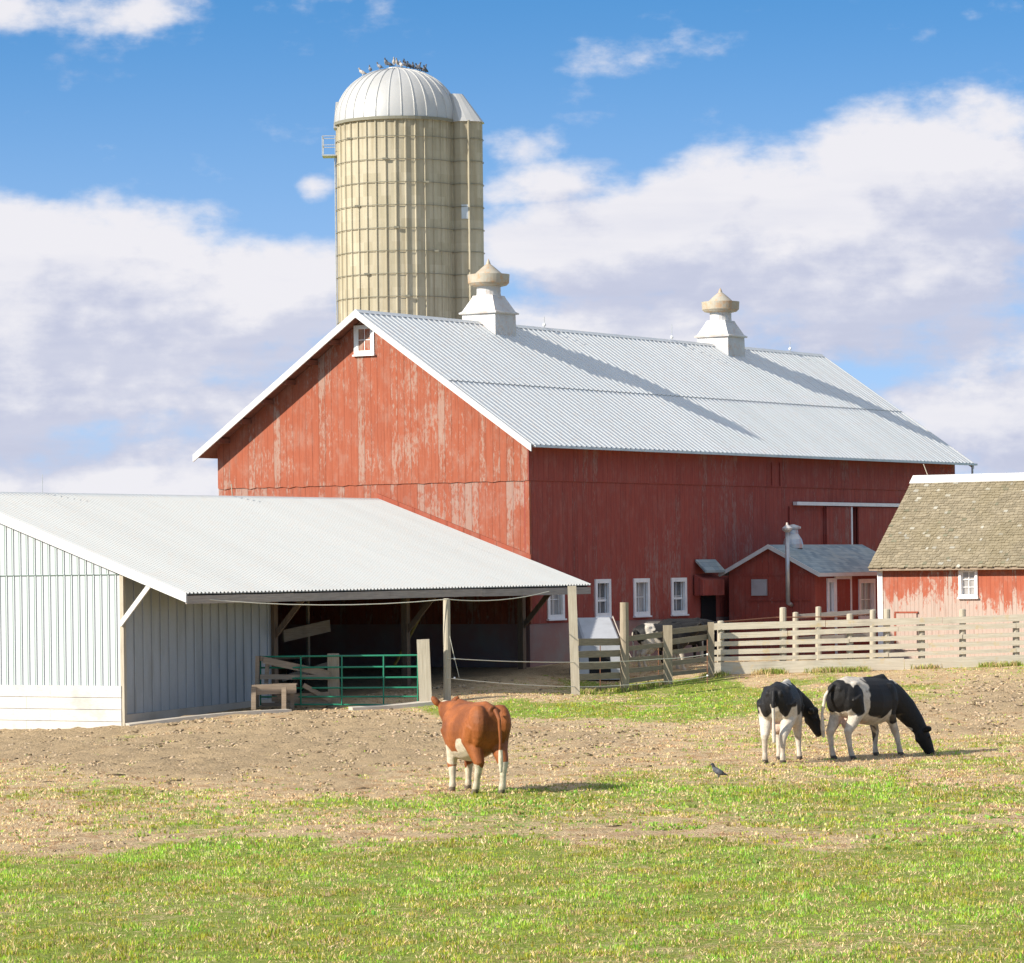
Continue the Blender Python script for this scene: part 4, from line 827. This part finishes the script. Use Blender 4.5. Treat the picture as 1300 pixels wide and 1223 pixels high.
# electric fence: ropes and rusty rods
ef = thing('electric_fence', 'two thin pale fence ropes strung from the rope post past the shed post', 'fence', at(567.5, 890, 95.5)); o3 = ef.location.copy()
def rope(pts, sag=0, r=.011, mat='wire', name='rope', par=ef, org=None):
    out = []
    for a, b in zip(pts[:-1], pts[1:]):
        for i in range(8): k = i/8; p = a.lerp(b, k); p.z -= sag*4*k*(1-k); out.append(p)
    out.append(pts[-1]); mb = MB(o3 if org is None else org); mb.tube(out, r, 6); return mb.build(name, M[mat], par)
rope([at(568, 836, 95.35), at(725, 841, 100.8), at(835, 837, 104), at(897, 831, 105.2)], .03)
rope([at(568, 861, 95.35), at(726, 872, 100.8), at(835, 866, 104), at(900, 858, 105.2)], .04)
rope([at(571, 808, 95.35), at(577, 836, 95.3), at(583, 860, 95.32)], 0, .007)
for x, yb, yt, Y in ((898, 892, 812, 105), (762, 874, 820, 104.0), (836, 868, 822, 105.4)):
    mb = MB(o3); mb.tube([at(x, yb, Y)-Vector((0, 0, .1)), at(x, yt, Y)], .014, 6); mb.build('rod', M['rust'], ef)
for x, y, Y in ((577, 836.5, 95.3), (577, 861, 95.3), (898, 831, 104.95), (898, 858, 104.95)):
    mb = MB(o3); p = at(x, y, Y); mb.lathe([(.015, p.z-.03), (.03, p.z), (.015, p.z+.03)], 8, (p.x, p.y)); mb.build('insulator', M['frame'], ef)
rl = thing('overhead_rope', 'slack pale rope hung along the shed eave and over the tall round post', 'rope', at(240, 760, 96)); 
rope([at(240, 759, 92.2), at(568, 761, 95.4)], .17, .012, par=rl, org=rl.location.copy()); rope([at(568, 761, 95.4), at(697, 751, 103)], .13, .012, par=rl, org=rl.location.copy())
# green tube gate
gt_ = thing('tube_gate', 'green tubular steel farm gate hung between weathered posts under the shed eave', 'gate', at(531, 895, 95.4)); o4 = gt_.location.copy()
def gp(x, y): return at(x, y, 95.4+(531-x)/201*.35)
for i, (yr, yl) in enumerate(((832, 834), (846.5, 848), (860, 861.5), (873, 874), (884.5, 885), (895, 894.5))):
    mb = MB(o4); mb.tube([gp(331, yl), gp(531, yr)], .024, 8); mb.build('rail', M['gate'], gt_)
for x in (331, 382, 434, 487, 530.5):
    mb = MB(o4); p, q = gp(x, 832.5), gp(x, 895.5); p.y -= .03; q.y -= .03; mb.tube([p, q], .02, 8); mb.build('upright', M['gate'], gt_)
# wooden feed bunk and pen rails left of the gate
fb_ = thing('feed_bunk', 'rough wooden feed bunk on short legs against the grey shed wall', 'trough', at(321, 900, 94.6)); o5 = fb_.location.copy()
def bm_(x0, y0, x1, y1, Y0, Y1, h, mat='oldwood', w_=.05, name='board', par=fb_, org=None, up=(0, 0, 1)):
    mb = MB(o5 if org is None else org); mb.beam(at(x0, y0, Y0), at(x1, y1, Y1), w_, h, wob=.06, up=up); return mb.build(name, M[mat], par)
bm_(320, 876, 376, 874, 94.5, 94.7, .27); bm_(320, 876, 376, 874, 95.1, 95.3, .25)
mb = MB(o5); q = [at(320, 870.5, 94.53), at(376, 868.5, 94.73)]; mb.prism([q[0], q[1], q[1]+Vector((0, .55, 0)), q[0]+Vector((0, .55, 0))], (0, 0, -.03)); mb.build('top_board', M['oldwood'], fb_)
for x, yb in ((322, 901), (360.5, 907)): bm_(x, 872, x, yb, 94.45, 94.45, .13, w_=.12, name='leg', up=(0, 1, 0))
for x, yb in ((322, 899), (371, 900)): bm_(x, 880, x, yb, 95.2, 95.2, .11, w_=.1, name='leg', up=(0, 1, 0))
pr = thing('pen_rails', 'broken weathered pen rails leaning beside the short gate post', 'fence', at(327, 896, 95.6)); o6 = pr.location.copy()
for a in ((327, 833, 326, 898, 95.6, 95.6, .13, 'post', (0, 1, 0)), (340, 838, 338, 868, 95.75, 95.75, .1, 'post', (0, 1, 0))):
    bm_(a[0], a[1], a[2], a[3], a[4], a[5], .25, a[7] and 'oldwood', .1, 'post', pr, o6, a[8])
for a in ((334, 838, 418, 856, .18), (330, 859.5, 420, 860, .13), (330, 836, 345, 839, .12), (352, 886, 418, 882, .15), (332, 895, 418, 893, .1), (385, 870, 420, 890, .12), (345, 888, 418, 887, .13)):
    bm_(a[0], a[1], a[2], a[3], 95.55, 95.85, a[4], 'oldwood', .05, 'rail', pr, o6)
# wagon in the dark of the shed
wg = thing('hay_wagon', 'old wooden hay wagon rack standing in the dark shed behind the green gate', 'wagon', B2W(-11.5, 2.2, -.3), ROTB); wo_ = (-11.5, 2.2, -.3)
for j in range(4): mb = MB(wo_); mb.box((-14.2, 1.9, 1.15+j*.24), (-10.6, 1.94, 1.36+j*.24)); mb.build('side_board', M['oldwood'], wg)
mb = MB(wo_); mb.box((-14.2, 1.95, .62), (-9.0, 3.8, .72)); mb.build('bed', M['inwood'], wg)
for u in (-14.0, -12.4, -10.8, -9.2): mb = MB(wo_); mb.box((u, 1.82, .4), (u+.08, 1.895, 2.3)); mb.build('stake', M['oldwood'], wg)
mb = MB(wo_); mb.beam((-10.9, 1.5, 1.30), (-8.6, 1.5, 1.55), .06, .34); tag(mb.build('loose_plank', M['oldwood'], wg), 'pale tilted plank across the wagon end')
mb = MB(wo_); mb.beam((-11.0, 1.5, .1), (-8.6, 1.5, .45), .06, .16); mb.build('loose_plank', M['oldwood'], wg)
for u in (-13.4, -9.8):
    mb = MB(wo_); pts = [(u+.42*math.cos(a), 1.8, .14+.42*math.sin(a)) for a in np.linspace(0, 2*math.pi, 25)]; mb.tube(pts, .07, 8, False); wh = mb.build('wheel', M['dark'], wg)
    mb = MB(wo_)
    for k in range(8): mb.tube([(u, 1.8, .14), (u+.4*math.cos(k*.785), 1.8, .14+.4*math.sin(k*.785))], .02, 5)
    mb.build('spokes', M['rust'], wh)
# calf hutch
hu = thing('calf_hutch', 'white calf hutch with arched dark opening behind the shaded board fence', 'hutch', at(760, 862, 106.5), R(8)); ho = (0, 0, 0)
mb = MB(); mb.prism([(-.55, -.6, 0), (-.72, -.6, 1.0), (-.50, -.35, 1.52), (-.50, .7, 1.6), (-.55, .9, 0)], (0, 0, 0.0001)) if False else None
mb = MB(); prf = [(-.78, 0), (-.70, .95), (-.52, 1.42), (.55, 1.42), (.70, .95), (.78, 0)]
mb.add([(x, -.95+z*.22, z*.80) for x, z in prf]+[(x*.96, .9, z*1.28) for x, z in prf], [(0, 1, 2, 3, 4, 5), (11, 10, 9, 8, 7, 6)]+[(i, i+1, i+7, i+6) for i in range(5)]); hb_ = mb.build('shell', M['hutch'], hu, bevel=.04)
mb = MB(); ar = [(-.32, 0.05)]+[(-.32+.64*k/8, .78+.38*math.sin(math.pi*k/8)) for k in range(9)]+[(.32, .05)]
mb.prism([(x-.1, -.95+z*.275-.03, z*.88) for x, z in ar], (0, .02, 0)); mb.build('opening', M['dark'], hb_)
mb = MB(); mb.prism([(.58, -.66, 1.14), (.84, -.78, .62), (.84, .9, 1.0), (.58, .9, 1.82)], (.02, 0, .03)); mb.build('side_flap', M['beam'], hb_)

# feed rail in pen
pr2 = thing('feed_rail', 'pale wooden feed rail below the barn windows behind the penned cow', 'rail', B2W(6.8, -.9, .1), ROTB); r2 = (6.8, -.9, .1)
mb = MB(r2); mb.box((5.6, -.96, 1.25), (9.3, -.86, 1.38)); mb.build('rail', M['board'], pr2)
for u in (5.7, 7.4, 9.2): mb = MB(r2); mb.box((u-.05, -.95, -.1), (u+.05, -.87, 1.245)); mb.build('post', M['board'], pr2)

# concrete apron in front of the shed
def apron():
    mb = MB(); n = 60
    for i in range(n+1):
        k = i/n; x = 158+k*(545-158); yb = 926-k*22+(3.0*math.sin(k*23)+1.5*math.sin(k*57)); 
        Yv = 91.2+k*3.4; p = Vector(((x-650)/FPX*Yv+.05, Yv, 0))
        wv = .45+.35*vnoise(np.array([k*9.]), np.array([.5]), 3)[0]
        for d_ in (0, wv+.5*(1-k)):
            P_ = p+Vector((-.2*d_, d_, 0)); P_.z = gz(P_.x, P_.y)+.095; mb.v.append(P_)
    mb.f = [(2*i, 2*i+2, 2*i+3, 2*i+1) for i in range(n) if not (.52 < i/n < .72)]
    o = mb.build('concrete_apron', M['concrete'], fix=False); sm = o.modifiers.new('s', 'SOLIDIFY'); sm.thickness = .15; sm.offset = -1; tag(o, kind='structure')
apron()

# ================================================================== ANIMALS
def skin_mat(name, rough=.55):
    m, t = new_mat(name); a = t.n('ShaderNodeAttribute', attribute_name='Col').outputs[0]
    n = t.noise(t.vm('MULTIPLY', t.obj(), (14, 14, 14)), 1.5, 5, .7); c = t.mix(t.m('MULTIPLY', t.ss(n, .35, .75), .55), a, t.mix(1, a, (.52, .45, .38), 'MULTIPLY'))
    b2 = t.noise(t.vm('MULTIPLY', t.obj(), (3.5, 3.5, 1.6)), 1.5, 4, .6); c = t.mix(t.m('MULTIPLY', t.ss(b2, .52, .7), .35), c, t.mix(1, a, (1.35, 1.3, 1.25), 'MULTIPLY'))
    hair = t.noise(t.vm('MULTIPLY', t.obj(), (60, 60, 14)), 1, 4, .7)
    t.out(c, rough, 0, t.bump(t.m('ADD', t.m('MULTIPLY', n, .7), hair), .6, .012), .3); return m
HIDE = skin_mat('animal_hide', .6)
def ell_loft(mb, secs, n=20):                              # secs: centre, half width, half height, tilt direction (unit forward)
    vs_ = []; fs = []; m = len(secs)
    for (c, hw, hh, fwd) in secs:
        fwd = Vector(fwd).normalized(); sd = Vector((0, 0, 1)).cross(fwd)
        sd = Vector((0, 1, 0)) if sd.length < .2 else sd.normalized()
        up = fwd.cross(sd)
        for k in range(n): a = 2*math.pi*k/n; vs_.append(Vector(c)+sd*hw*math.cos(a)+up*hh*math.sin(a))
    for i in range(m-1):
        for k in range(n): fs.append((i*n+k, i*n+(k+1) % n, (i+1)*n+(k+1) % n, (i+1)*n+k))
    fs += [tuple(range(n-1, -1, -1)), tuple((m-1)*n+k for k in range(n))]; mb.add(vs_, fs)
def ball(mb, c, r):
    r = Vector((r, r, r)) if isinstance(r, (int, float)) else Vector(r); n = 12; vs_ = []; fs = []
    for j in range(1, 8):
        p = math.pi*j/8
        for k in range(n): a = 2*math.pi*k/n; vs_.append(Vector(c)+Vector((r.x*math.sin(p)*math.cos(a), r.y*math.sin(p)*math.sin(a), r.z*math.cos(p))))
    for j in range(6):
        for k in range(n): fs.append((j*n+k, j*n+(k+1) % n, (j+1)*n+(k+1) % n, (j+1)*n+k))
    fs += [tuple(range(n-1, -1, -1)), tuple(6*n+k for k in range(n))]; mb.add(vs_, fs)
def remeshed(mb, voxel, smooth_it, paint, name, mat):
    me = bpy.data.meshes.new(name); me.from_pydata([tuple(p) for p in mb.v], [], mb.f); me.update()
    bm = bmesh.new(); bm.from_mesh(me); bmesh.ops.recalc_face_normals(bm, faces=bm.faces); bm.to_mesh(me); bm.free()
    tmp = bpy.data.objects.new('tmp', me); C.objects.link(tmp)
    r_ = tmp.modifiers.new('r', 'REMESH'); r_.mode = 'VOXEL'; r_.voxel_size = voxel
    s_ = tmp.modifiers.new('s', 'SMOOTH'); s_.iterations = smooth_it; s_.factor = .5
    dg = bpy.context.evaluated_depsgraph_get(); me2 = bpy.data.meshes.new_from_object(tmp.evaluated_get(dg)); me2.name = name
    bpy.data.objects.remove(tmp); bpy.data.meshes.remove(me)
    me2.polygons.foreach_set('use_smooth', [True]*len(me2.polygons))
    ca = me2.color_attributes.new('Col', 'FLOAT_COLOR', 'POINT')
    ca.data.foreach_set('color', np.array([tuple(paint(v.co))+(1,) for v in me2.vertices], 'f').ravel())
    me2.materials.clear(); me2.materials.append(mat)
    o = bpy.data.objects.new(name, me2); C.objects.link(o); return o
def cow_body(legs, neck, head_dir, head_len=.5, bulk=1., tail=None, udder=True, beef=False, ear=1.):
    lw = 1.28 if beef else 1.12
    """x forward, y left, z up, 1.45 m at the hips. legs: fore/hind offsets of the hooves; neck: list of points from the chest to the poll"""
    mb = MB(); k = bulk; X = Vector((1, 0, 0))
    T = [((-.86, 0, 1.16), .10, .12), ((-.80, 0, 1.14), .20*k, .22), ((-.66, 0, 1.10), .27*k, .31), ((-.45, 0, 1.06), .30*k, .365), ((-.2, 0, 1.015), .325*k, .395), ((.1, 0, .99), .345*k, .415), ((.38, 0, .99), .31*k, .405), ((.60, 0, 1.01), .25*k, .37), ((.76, 0, 1.04), .18*k, .28), ((.85, 0, 1.06), .10*k, .16)]
    if beef: T = [((c[0]*.93, 0, c[2]-.035), hw*1.10, hh*1.12) for c, hw, hh in T]
    ell_loft(mb, [(c, hw, hh, X) for c, hw, hh in T], 24)
    ridge = 1.41 if not beef else 1.42
    mb.tube([(-.78, 0, ridge-.09), (-.5, 0, ridge-.03), (-.1, 0, ridge-.05), (.3, 0, ridge-.04), (.52, 0, ridge-.02), (.66, 0, ridge-.12)], [.06, .07, .06, .06, .075, .06], 10)
    for s in (1, -1):
        if not beef: ball(mb, (-.50, s*.20*k, 1.31), (.12, .07, .06)); ball(mb, (-.80, s*.11, 1.24), (.07, .05, .07))
        else: ball(mb, (-.62, s*.19, 1.12), (.24, .16, .30))
        ball(mb, (-.55, s*.18*k, 1.05), (.24, .14, .30)); ball(mb, (.46, s*.19*k, 1.02), (.20, .12, .30))
    for i, (s, hx, hy) in enumerate(((1, *legs[0]), (-1, *legs[1]))):        # hind legs: left, right
        y0 = s*.17; t_ = 1.15 if beef else 1.
        mb.tube([(-.58, y0, 1.1), (-.46+hx*.25, y0*1.15, .82), (-.60+hx*.35, y0*1.1+hy*.3, .66), (-.74+hx*.6, y0+hy*.6, .49), (-.735+hx*.72, y0+hy*.7, .42), (-.70+hx*.88, y0+hy*.9, .22), (-.68+hx*.95, y0+hy, .13), (-.65+hx, y0+hy, .08)], [.19*t_, .155*t_, .105*t_, .068*lw, .050*lw, .038*lw, .048*lw, .043*lw], 12)
        mb.tube([(-.68+hx*.98, y0+hy, .095), (-.60+hx, y0+hy, .0)], [.05, .066], 10)
    for i, (s, hx, hy) in enumerate(((1, *legs[2]), (-1, *legs[3]))):        # fore legs
        y0 = s*.155; t_ = 1.15 if beef else 1.
        mb.tube([(.52, y0, 1.0), (.42+hx*.2, y0*1.1, .76), (.47+hx*.4, y0*1.05+hy*.4, .58), (.50+hx*.55, y0+hy*.6, .43), (.49+hx*.7, y0+hy*.7, .37), (.48+hx*.9, y0+hy*.9, .2), (.48+hx*.96, y0+hy, .12), (.50+hx, y0+hy, .07)], [.16*t_, .115*t_, .080*t_, .060*lw, .050*lw, .038*lw, .047*lw, .043*lw], 12)
        ball(mb, (.50+hx*.6, y0+hy*.65, .40), (.058, .055, .07))
        mb.tube([(.47+hx*.98, y0+hy, .09), (.54+hx, y0+hy, .0)], [.048, .064], 10)
    # neck
    N = [Vector(p) for p in neck]; m = len(N); hws = np.linspace(.19*k, .095, m); hhs = np.linspace(.31, .125, m)
    secs = []
    for i, p in enumerate(N): f_ = (N[min(i+1, m-1)]-N[max(i-1, 0)]).normalized(); secs.append((p, hws[i], hhs[i], f_))
    ell_loft(mb, secs, 18)
    # head from the poll to the muzzle
    hd_ = Vector(head_dir).normalized(); p0 = N[-1]; sd = Vector((0, 0, 1)).cross(hd_); sd = sd.normalized() if sd.length > .2 else Vector((0, 1, 0)); up = hd_.cross(sd)
    H = [(-.07, .075, .09), (.0, .115, .125), (.12, .12, .135), (.24, .10, .12), (.36, .078, .095), (.44, .085, .082), (.49, .075, .07), (.515, .045, .045)]
    vs_ = []; n = 16
    for d_, hw, hh in H:
        c = p0+hd_*d_*head_len/.5-up*(.02+.05*max(0, d_))
        for q in range(n): a = 2*math.pi*q/n; vs_.append(c+sd*hw*math.cos(a)+up*hh*math.sin(a))
    fs = [(i*n+q, i*n+(q+1) % n, (i+1)*n+(q+1) % n, (i+1)*n+q) for i in range(len(H)-1) for q in range(n)]+[tuple(range(n-1, -1, -1)), tuple((len(H)-1)*n+q for q in range(n))]
    mb.add(vs_, fs); ball(mb, p0+up*.07, (.08, .08, .06)); ball(mb, p0+hd_*.10-up*.10, (.08, .08, .09))
    for s in (1, -1):
        e0 = p0+sd*s*.09+up*.03; e1 = e0+(sd*s*.24+up*.03-hd_*.03 if ear >= 1 else sd*s*.13+Vector((0, 0, .15)))
        mb.tube([e0, e0.lerp(e1, .35), e0.lerp(e1, .75), e1], [.03, .062, .055, .02], 8)
        ball(mb, p0+hd_*.14+sd*s*.105+up*.05, .026)
    tl = tail or [(-.86, 0, 1.30), (-.93, 0, 1.12), (-.92, 0, .8), (-.9, 0, .55), (-.9, 0, .38)]
    m = len(tl); mb.tube(tl, [.045, .034, .028, .042, .03][:m] if m == 5 else .03, 8)
    if udder: ball(mb, (-.42, 0, .62), (.17, .13, .12))
    return mb, dict(p0=p0, hd=hd_, sd=sd, up=up)
def nz(c, s, o=0): return mnoise.noise(Vector((c.x*s+o, c.y*s+o*1.7, c.z*s-o)))
def spots(c, L, wob=.10, s=4.5, o=0):
    q = nz(c, s, o)*wob+nz(c, s*2.6, o+3)*wob*.5; best = 9
    for (x, y, z, rx, ry, rz_) in L: best = min(best, math.sqrt(((c.x-x)/rx)**2+((c.y-y)/ry)**2+((c.z-z)/rz_)**2)-1+q*2.2)
    return best
WHITE, BLACK, DIRT = Vector((.60, .54, .45)), Vector((.013, .012, .012)), Vector((.20, .15, .10))
def lerpc(a, b, k): k = max(0, min(1, k)); return a*(1-k)+b*k
def soften(v, w_=.05): return max(0, min(1, .5-v/w_))
def place(o, x, yb, Y, heading, name, label, cat, sc=1., group=None):
    X = (x-650)/FPX*Y; p = at(x, yb, Y); o.location = (p.x, Y, gz(p.x, Y)-.015); o.rotation_euler = (0, 0, heading); o.scale = (sc,)*3; o.name = name; return tag(o, label, cat, group)

# big Holstein, grazing, seen from behind its right side
neck = [(.62, 0, 1.08), (.82, -.04, 1.0), (1.02, -.12, .82), (1.16, -.22, .60), (1.24, -.30, .44)]
mb, hi = cow_body([(-.02, .0), (.10, .02), (.05, .02), (.30, -.02)], neck, (.42, -.25, -.9), .52, 1.0, udder=True, tail=[(-.86, 0, 1.32), (-.99, .08, 1.12), (-1.02, .13, .82), (-1.0, .14, .6), (-.98, .14, .40)])
def p_big(c):
    blk = [(-.80, 0, 1.12, .20, .42, .34), (-.55, -.3, 1.02, .17, .16, .26), (.22, 0, 1.15, .56, .6, .40), (.08, -.3, .96, .40, .3, .24), (.80, 0, .98, .34, .5, .34), (1.05, -.1, .75, .3, .5, .4), (1.35, -.4, .25, .5, .6, .5), (.55, -.2, .78, .16, .2, .22), (.50, .2, .5, .09, .09, .25)]
    k = soften(spots(c, blk, .10, 4, 1.3), .06); wh = [(-.40, .0, 1.45, .13, .34, .10), (-.34, -.3, .92, .11, .25, .26), (-.37, -.26, 1.2, .045, .2, .3), (1.06, -.12, .46, .05, .12, .07)]
    k *= 1-soften(spots(c, wh, .08, 5, 7), .05)
    if c.z < .62 and c.x < .9 and not (c.x > .4 and c.y > 0): k *= soften(-c.z+.56+nz(c, 6)*.08, .06)
    b = lerpc(WHITE, BLACK, k)
    if c.z < .08 and c.x < 1: b = lerpc(b, Vector((.05, .04, .035)), .9)
    elif c.z < .75 and c.x < .9: b = lerpc(b, DIRT*1.6, max(0, nz(c, 9)*.9+.25)*.55)
    if c.z < .75 and -.62 < c.x < -.1 and abs(c.y) < .15: b = lerpc(b, Vector((.62, .42, .32)), .7)
    return b
cow = remeshed(mb, .014, 8, p_big, 'grazing_cow', HIDE)
place(cow, 1098, 960.5, 64.5, R(47), 'holstein_cow', 'large black and white cow grazing with its head down, rightmost of the cattle', 'cow', 1.03)

# smaller Holstein, seen from behind, head low and turned right
neck = [(.60, 0, 1.10), (.76, -.05, 1.06), (.87, -.14, 1.0), (.92, -.26, .92), (.92, -.36, .84)]
mb, hi = cow_body([(.05, .04), (-.04, .05), (.0, .0), (.05, -.05)], neck, (.0, -.42, -.85), .44, .90, udder=True)
def p_calf(c):
    blk = [(-.6, 0, 1.25, .5, .6, .30), (-.85, .2, 1.05, .2, .16, .34), (-.85, -.2, 1.05, .2, .15, .34), (.1, -.2, 1.12, .55, .35, .30), (.7, -.1, 1.05, .4, .4, .36), (1.0, -.5, .75, .4, .4, .5), (-.2, .3, 1.1, .5, .25, .3)]
    k = soften(spots(c, blk, .09, 4, 4.3), .06)
    if abs(c.y) < .05 and c.x < -.84: k = 1. if c.z > 1.0 else 0.
    if c.z < .70 and c.x < .66 and abs(c.y) < .42: k = 0
    b = lerpc(WHITE, BLACK, k)
    if c.z < .08: b = lerpc(b, Vector((.05, .04, .035)), .9)
    elif c.z < .45: b = lerpc(b, DIRT*1.8, max(0, nz(c, 9)*.9+.2)*.6)
    if c.z < .75 and -.62 < c.x < -.1 and abs(c.y) < .15: b = lerpc(b, Vector((.62, .42, .32)), .7)
    return b
calf = remeshed(mb, .014, 8, p_calf, 'small_cow', HIDE)
place(calf, 994, 966, 63.6, R(76), 'holstein_cow', 'smaller black and white cow seen from behind with head turned to the right', 'cow', 1.0)

# brown steer walking away, seen from behind its left side
neck = [(.60, 0, 1.14), (.78, .03, 1.20), (.92, .05, 1.26), (1.03, .04, 1.31)]
mb, hi = cow_body([(.26, -.02), (-.08, .02), (-.10, .05), (.16, -.02)], neck, (.86, -.5, -.42), .46, 1.04, tail=[(-.86, 0, 1.34), (-.99, -.01, 1.18), (-1.0, -.02, .85), (-.98, -.03, .58), (-.96, -.04, .36)], udder=False, beef=True, ear=.6)
BR, BR2 = Vector((.34, .105, .026)), Vector((.20, .060, .015))
def p_brown(c):
    b = lerpc(BR, BR2, .5+nz(c, 3, 2)*1.3)
    wh = [(-.22, .24, .68, .20, .26, .21), (.12, .16, .54, .45, .30, .13), (.42, .2, .62, .20, .2, .15), (1.05, .05, 1.46, .10, .08, .06), (1.35, .1, 1.15, .12, .2, .2)]
    k = soften(spots(c, wh, .07, 5, 2), .05)
    if c.z < (.40 if c.x > .2 else .47)+nz(c, 7)*.09: k = 1
    if c.x < -.9 and c.z < .72: k = 1
    b = lerpc(b, Vector((.60, .53, .40)), k)
    if c.z < .085: b = lerpc(b, Vector((.09, .065, .045)), .85)
    elif c.z < .35: b = lerpc(b, DIRT*1.7, max(0, nz(c, 10)*.9+.3)*.6)
    return b
steer = remeshed(mb, .013, 12, p_brown, 'steer', HIDE)
place(steer, 602, 1007.5, 55.4, R(114), 'brown_steer', 'reddish brown steer with white belly and white socks walking away', 'cow', .98)

# cows behind the shaded fence
neck = [(.62, 0, 1.12), (.84, 0, 1.20), (1.02, .0, 1.28), (1.14, .0, 1.34)]
mb, hi = cow_body([(0, 0), (.1, 0), (0, 0), (.1, 0)], neck, (.85, -.2, -.45), .5, 1.)
def p_pen(c):
    k = soften(spots(c, [(-.75, 0, 1.15, .22, .5, .35), (.2, 0, 1.15, .62, .6, .42), (1.0, 0, 1.2, .5, .5, .4), (.3, 0, .8, .5, .5, .3)], .1, 4, 9), .06)
    if c.z < .6: k = 0
    return lerpc(WHITE, BLACK, k)
pc = remeshed(mb, .022, 3, p_pen, 'pen_cow', HIDE); place(pc, 842, 854, 108.2, R(12), 'holstein_cow', 'black and white cow standing behind the shaded board fence', 'cow', 1.0)
neck = [(.62, 0, 1.12), (.84, 0, 1.16), (1.02, .0, 1.18), (1.14, .0, 1.2)]
mb, hi = cow_body([(0, 0), (.1, 0), (0, 0), (.1, 0)], neck, (.9, -.2, -.3), .5, 1.)
pd_ = remeshed(mb, .022, 3, lambda c: BLACK*1.3 if c.z > .5 or c.y > 0 else WHITE*.8, 'pen_cow', HIDE); place(pd_, 868, 852, 111.2, R(25), 'black_cow', 'mostly black cow at the fence corner beyond the penned black and white cow', 'cow', .97)
for o in (cow, calf, steer, pc, pd_): pass

# pigeons
def pigeon(col, col2):
    mb = MB(); ell_loft(mb, [((-.16, 0, .09), .012, .008, (1, 0, .3)), ((-.09, 0, .11), .035, .02, (1, 0, .3)), ((-.03, 0, .13), .055, .05, (1, 0, .4)), ((.04, 0, .16), .062, .06, (1, 0, .5)), ((.10, 0, .20), .045, .05, (1, 0, .8)), ((.125, 0, .25), .026, .03, (.4, 0, 1)), ((.13, 0, .28), .024, .025, (.2, 0, 1))], 12)
    ball(mb, (.14, 0, .295), (.032, .026, .026)); mb.tube([(.165, 0, .293), (.20, 0, .283)], [.012, .004], 6)
    for s in (1, -1): mb.tube([(.02, s*.02, .10), (.025, s*.022, .045)], [.014, .009], 6); mb.tube([(.0, s*.022, .05), (.05, s*.022, .05)], [.007, .006], 5)
    def pt(c):
        if c.z > .235: return Vector(col)*.55
        if c.x < -.05: return Vector(col)*.4
        return lerpc(Vector(col), Vector(col2), max(0, nz(c, 22)*1.4+.3))
    return remeshed(mb, .008, 2, pt, 'pigeon', HIDE)
src = [pigeon((.16, .17, .20), (.34, .35, .38)), pigeon((.62, .58, .54), (.40, .34, .30)), pigeon((.07, .075, .085), (.14, .14, .16))]
def dome_pt(xo, yo):
    r = min(math.hypot(xo, yo), SR); q = (r/(SR+.09)); z = ZT-.02+DH*math.sin(math.acos(min(1, q**(1/.92)))); return Vector((SX+xo, SY+yo, z+.015))
spots_ = [(-1.28, -.3, 1, 'leftmost pigeon on the silo dome, pale and set apart'), (-1.0, -.25, 0, 'grey pigeon, second from the left on the silo dome'), (-.62, -.2, 0, 'grey pigeon, third from the left on the silo dome'),
          (-.38, -.3, 0, None), (-.24, .2, 2, None), (-.08, -.35, 1, None), (.06, 0, 1, 'highest pigeon, standing on the collar at the top of the silo dome'), (.22, -.45, 1, None), (.34, -.2, 2, None), (.44, -.5, 2, None), (.56, -.1, 0, None), (.66, -.4, 2, None), (.80, -.2, 0, None), (.92, -.45, 2, None), (1.05, -.15, 0, None), (1.16, -.4, 2, 'rightmost dark pigeon on the silo dome')]
used = [False]*3
lab = ['grey pigeon in the huddle on the crown of the silo dome', 'pale pigeon in the huddle on the crown of the silo dome', 'dark pigeon in the huddle on the crown of the silo dome']
for i, (a, b, k, lb) in enumerate(spots_):
    if used[k]: o = src[k].copy(); C.objects.link(o)
    else: o = src[k]; used[k] = True
    o.location = dome_pt(a, b)+Vector((0, 0, (.06 if abs(a) < .42 and abs(b) < .42 else -.03))); o.rotation_euler = (0, 0, random.uniform(0, 6.28)); o.scale = (1.1,)*3
    tag(o, lb or lab[k], 'pigeon', 'pigeons on the silo dome')
gb_ = src[2].copy(); C.objects.link(gb_); p = at(914, 992, 57.6); gb_.location = (p.x, p.y, gz(p.x, p.y)+.02); gb_.rotation_euler = (0, 0, R(160)); gb_.scale = (.85,)*3
del gb_['group']; tag(gb_, 'small dark bird standing in the pasture left of the black and white cattle', 'bird'); gb_.name = 'bird'
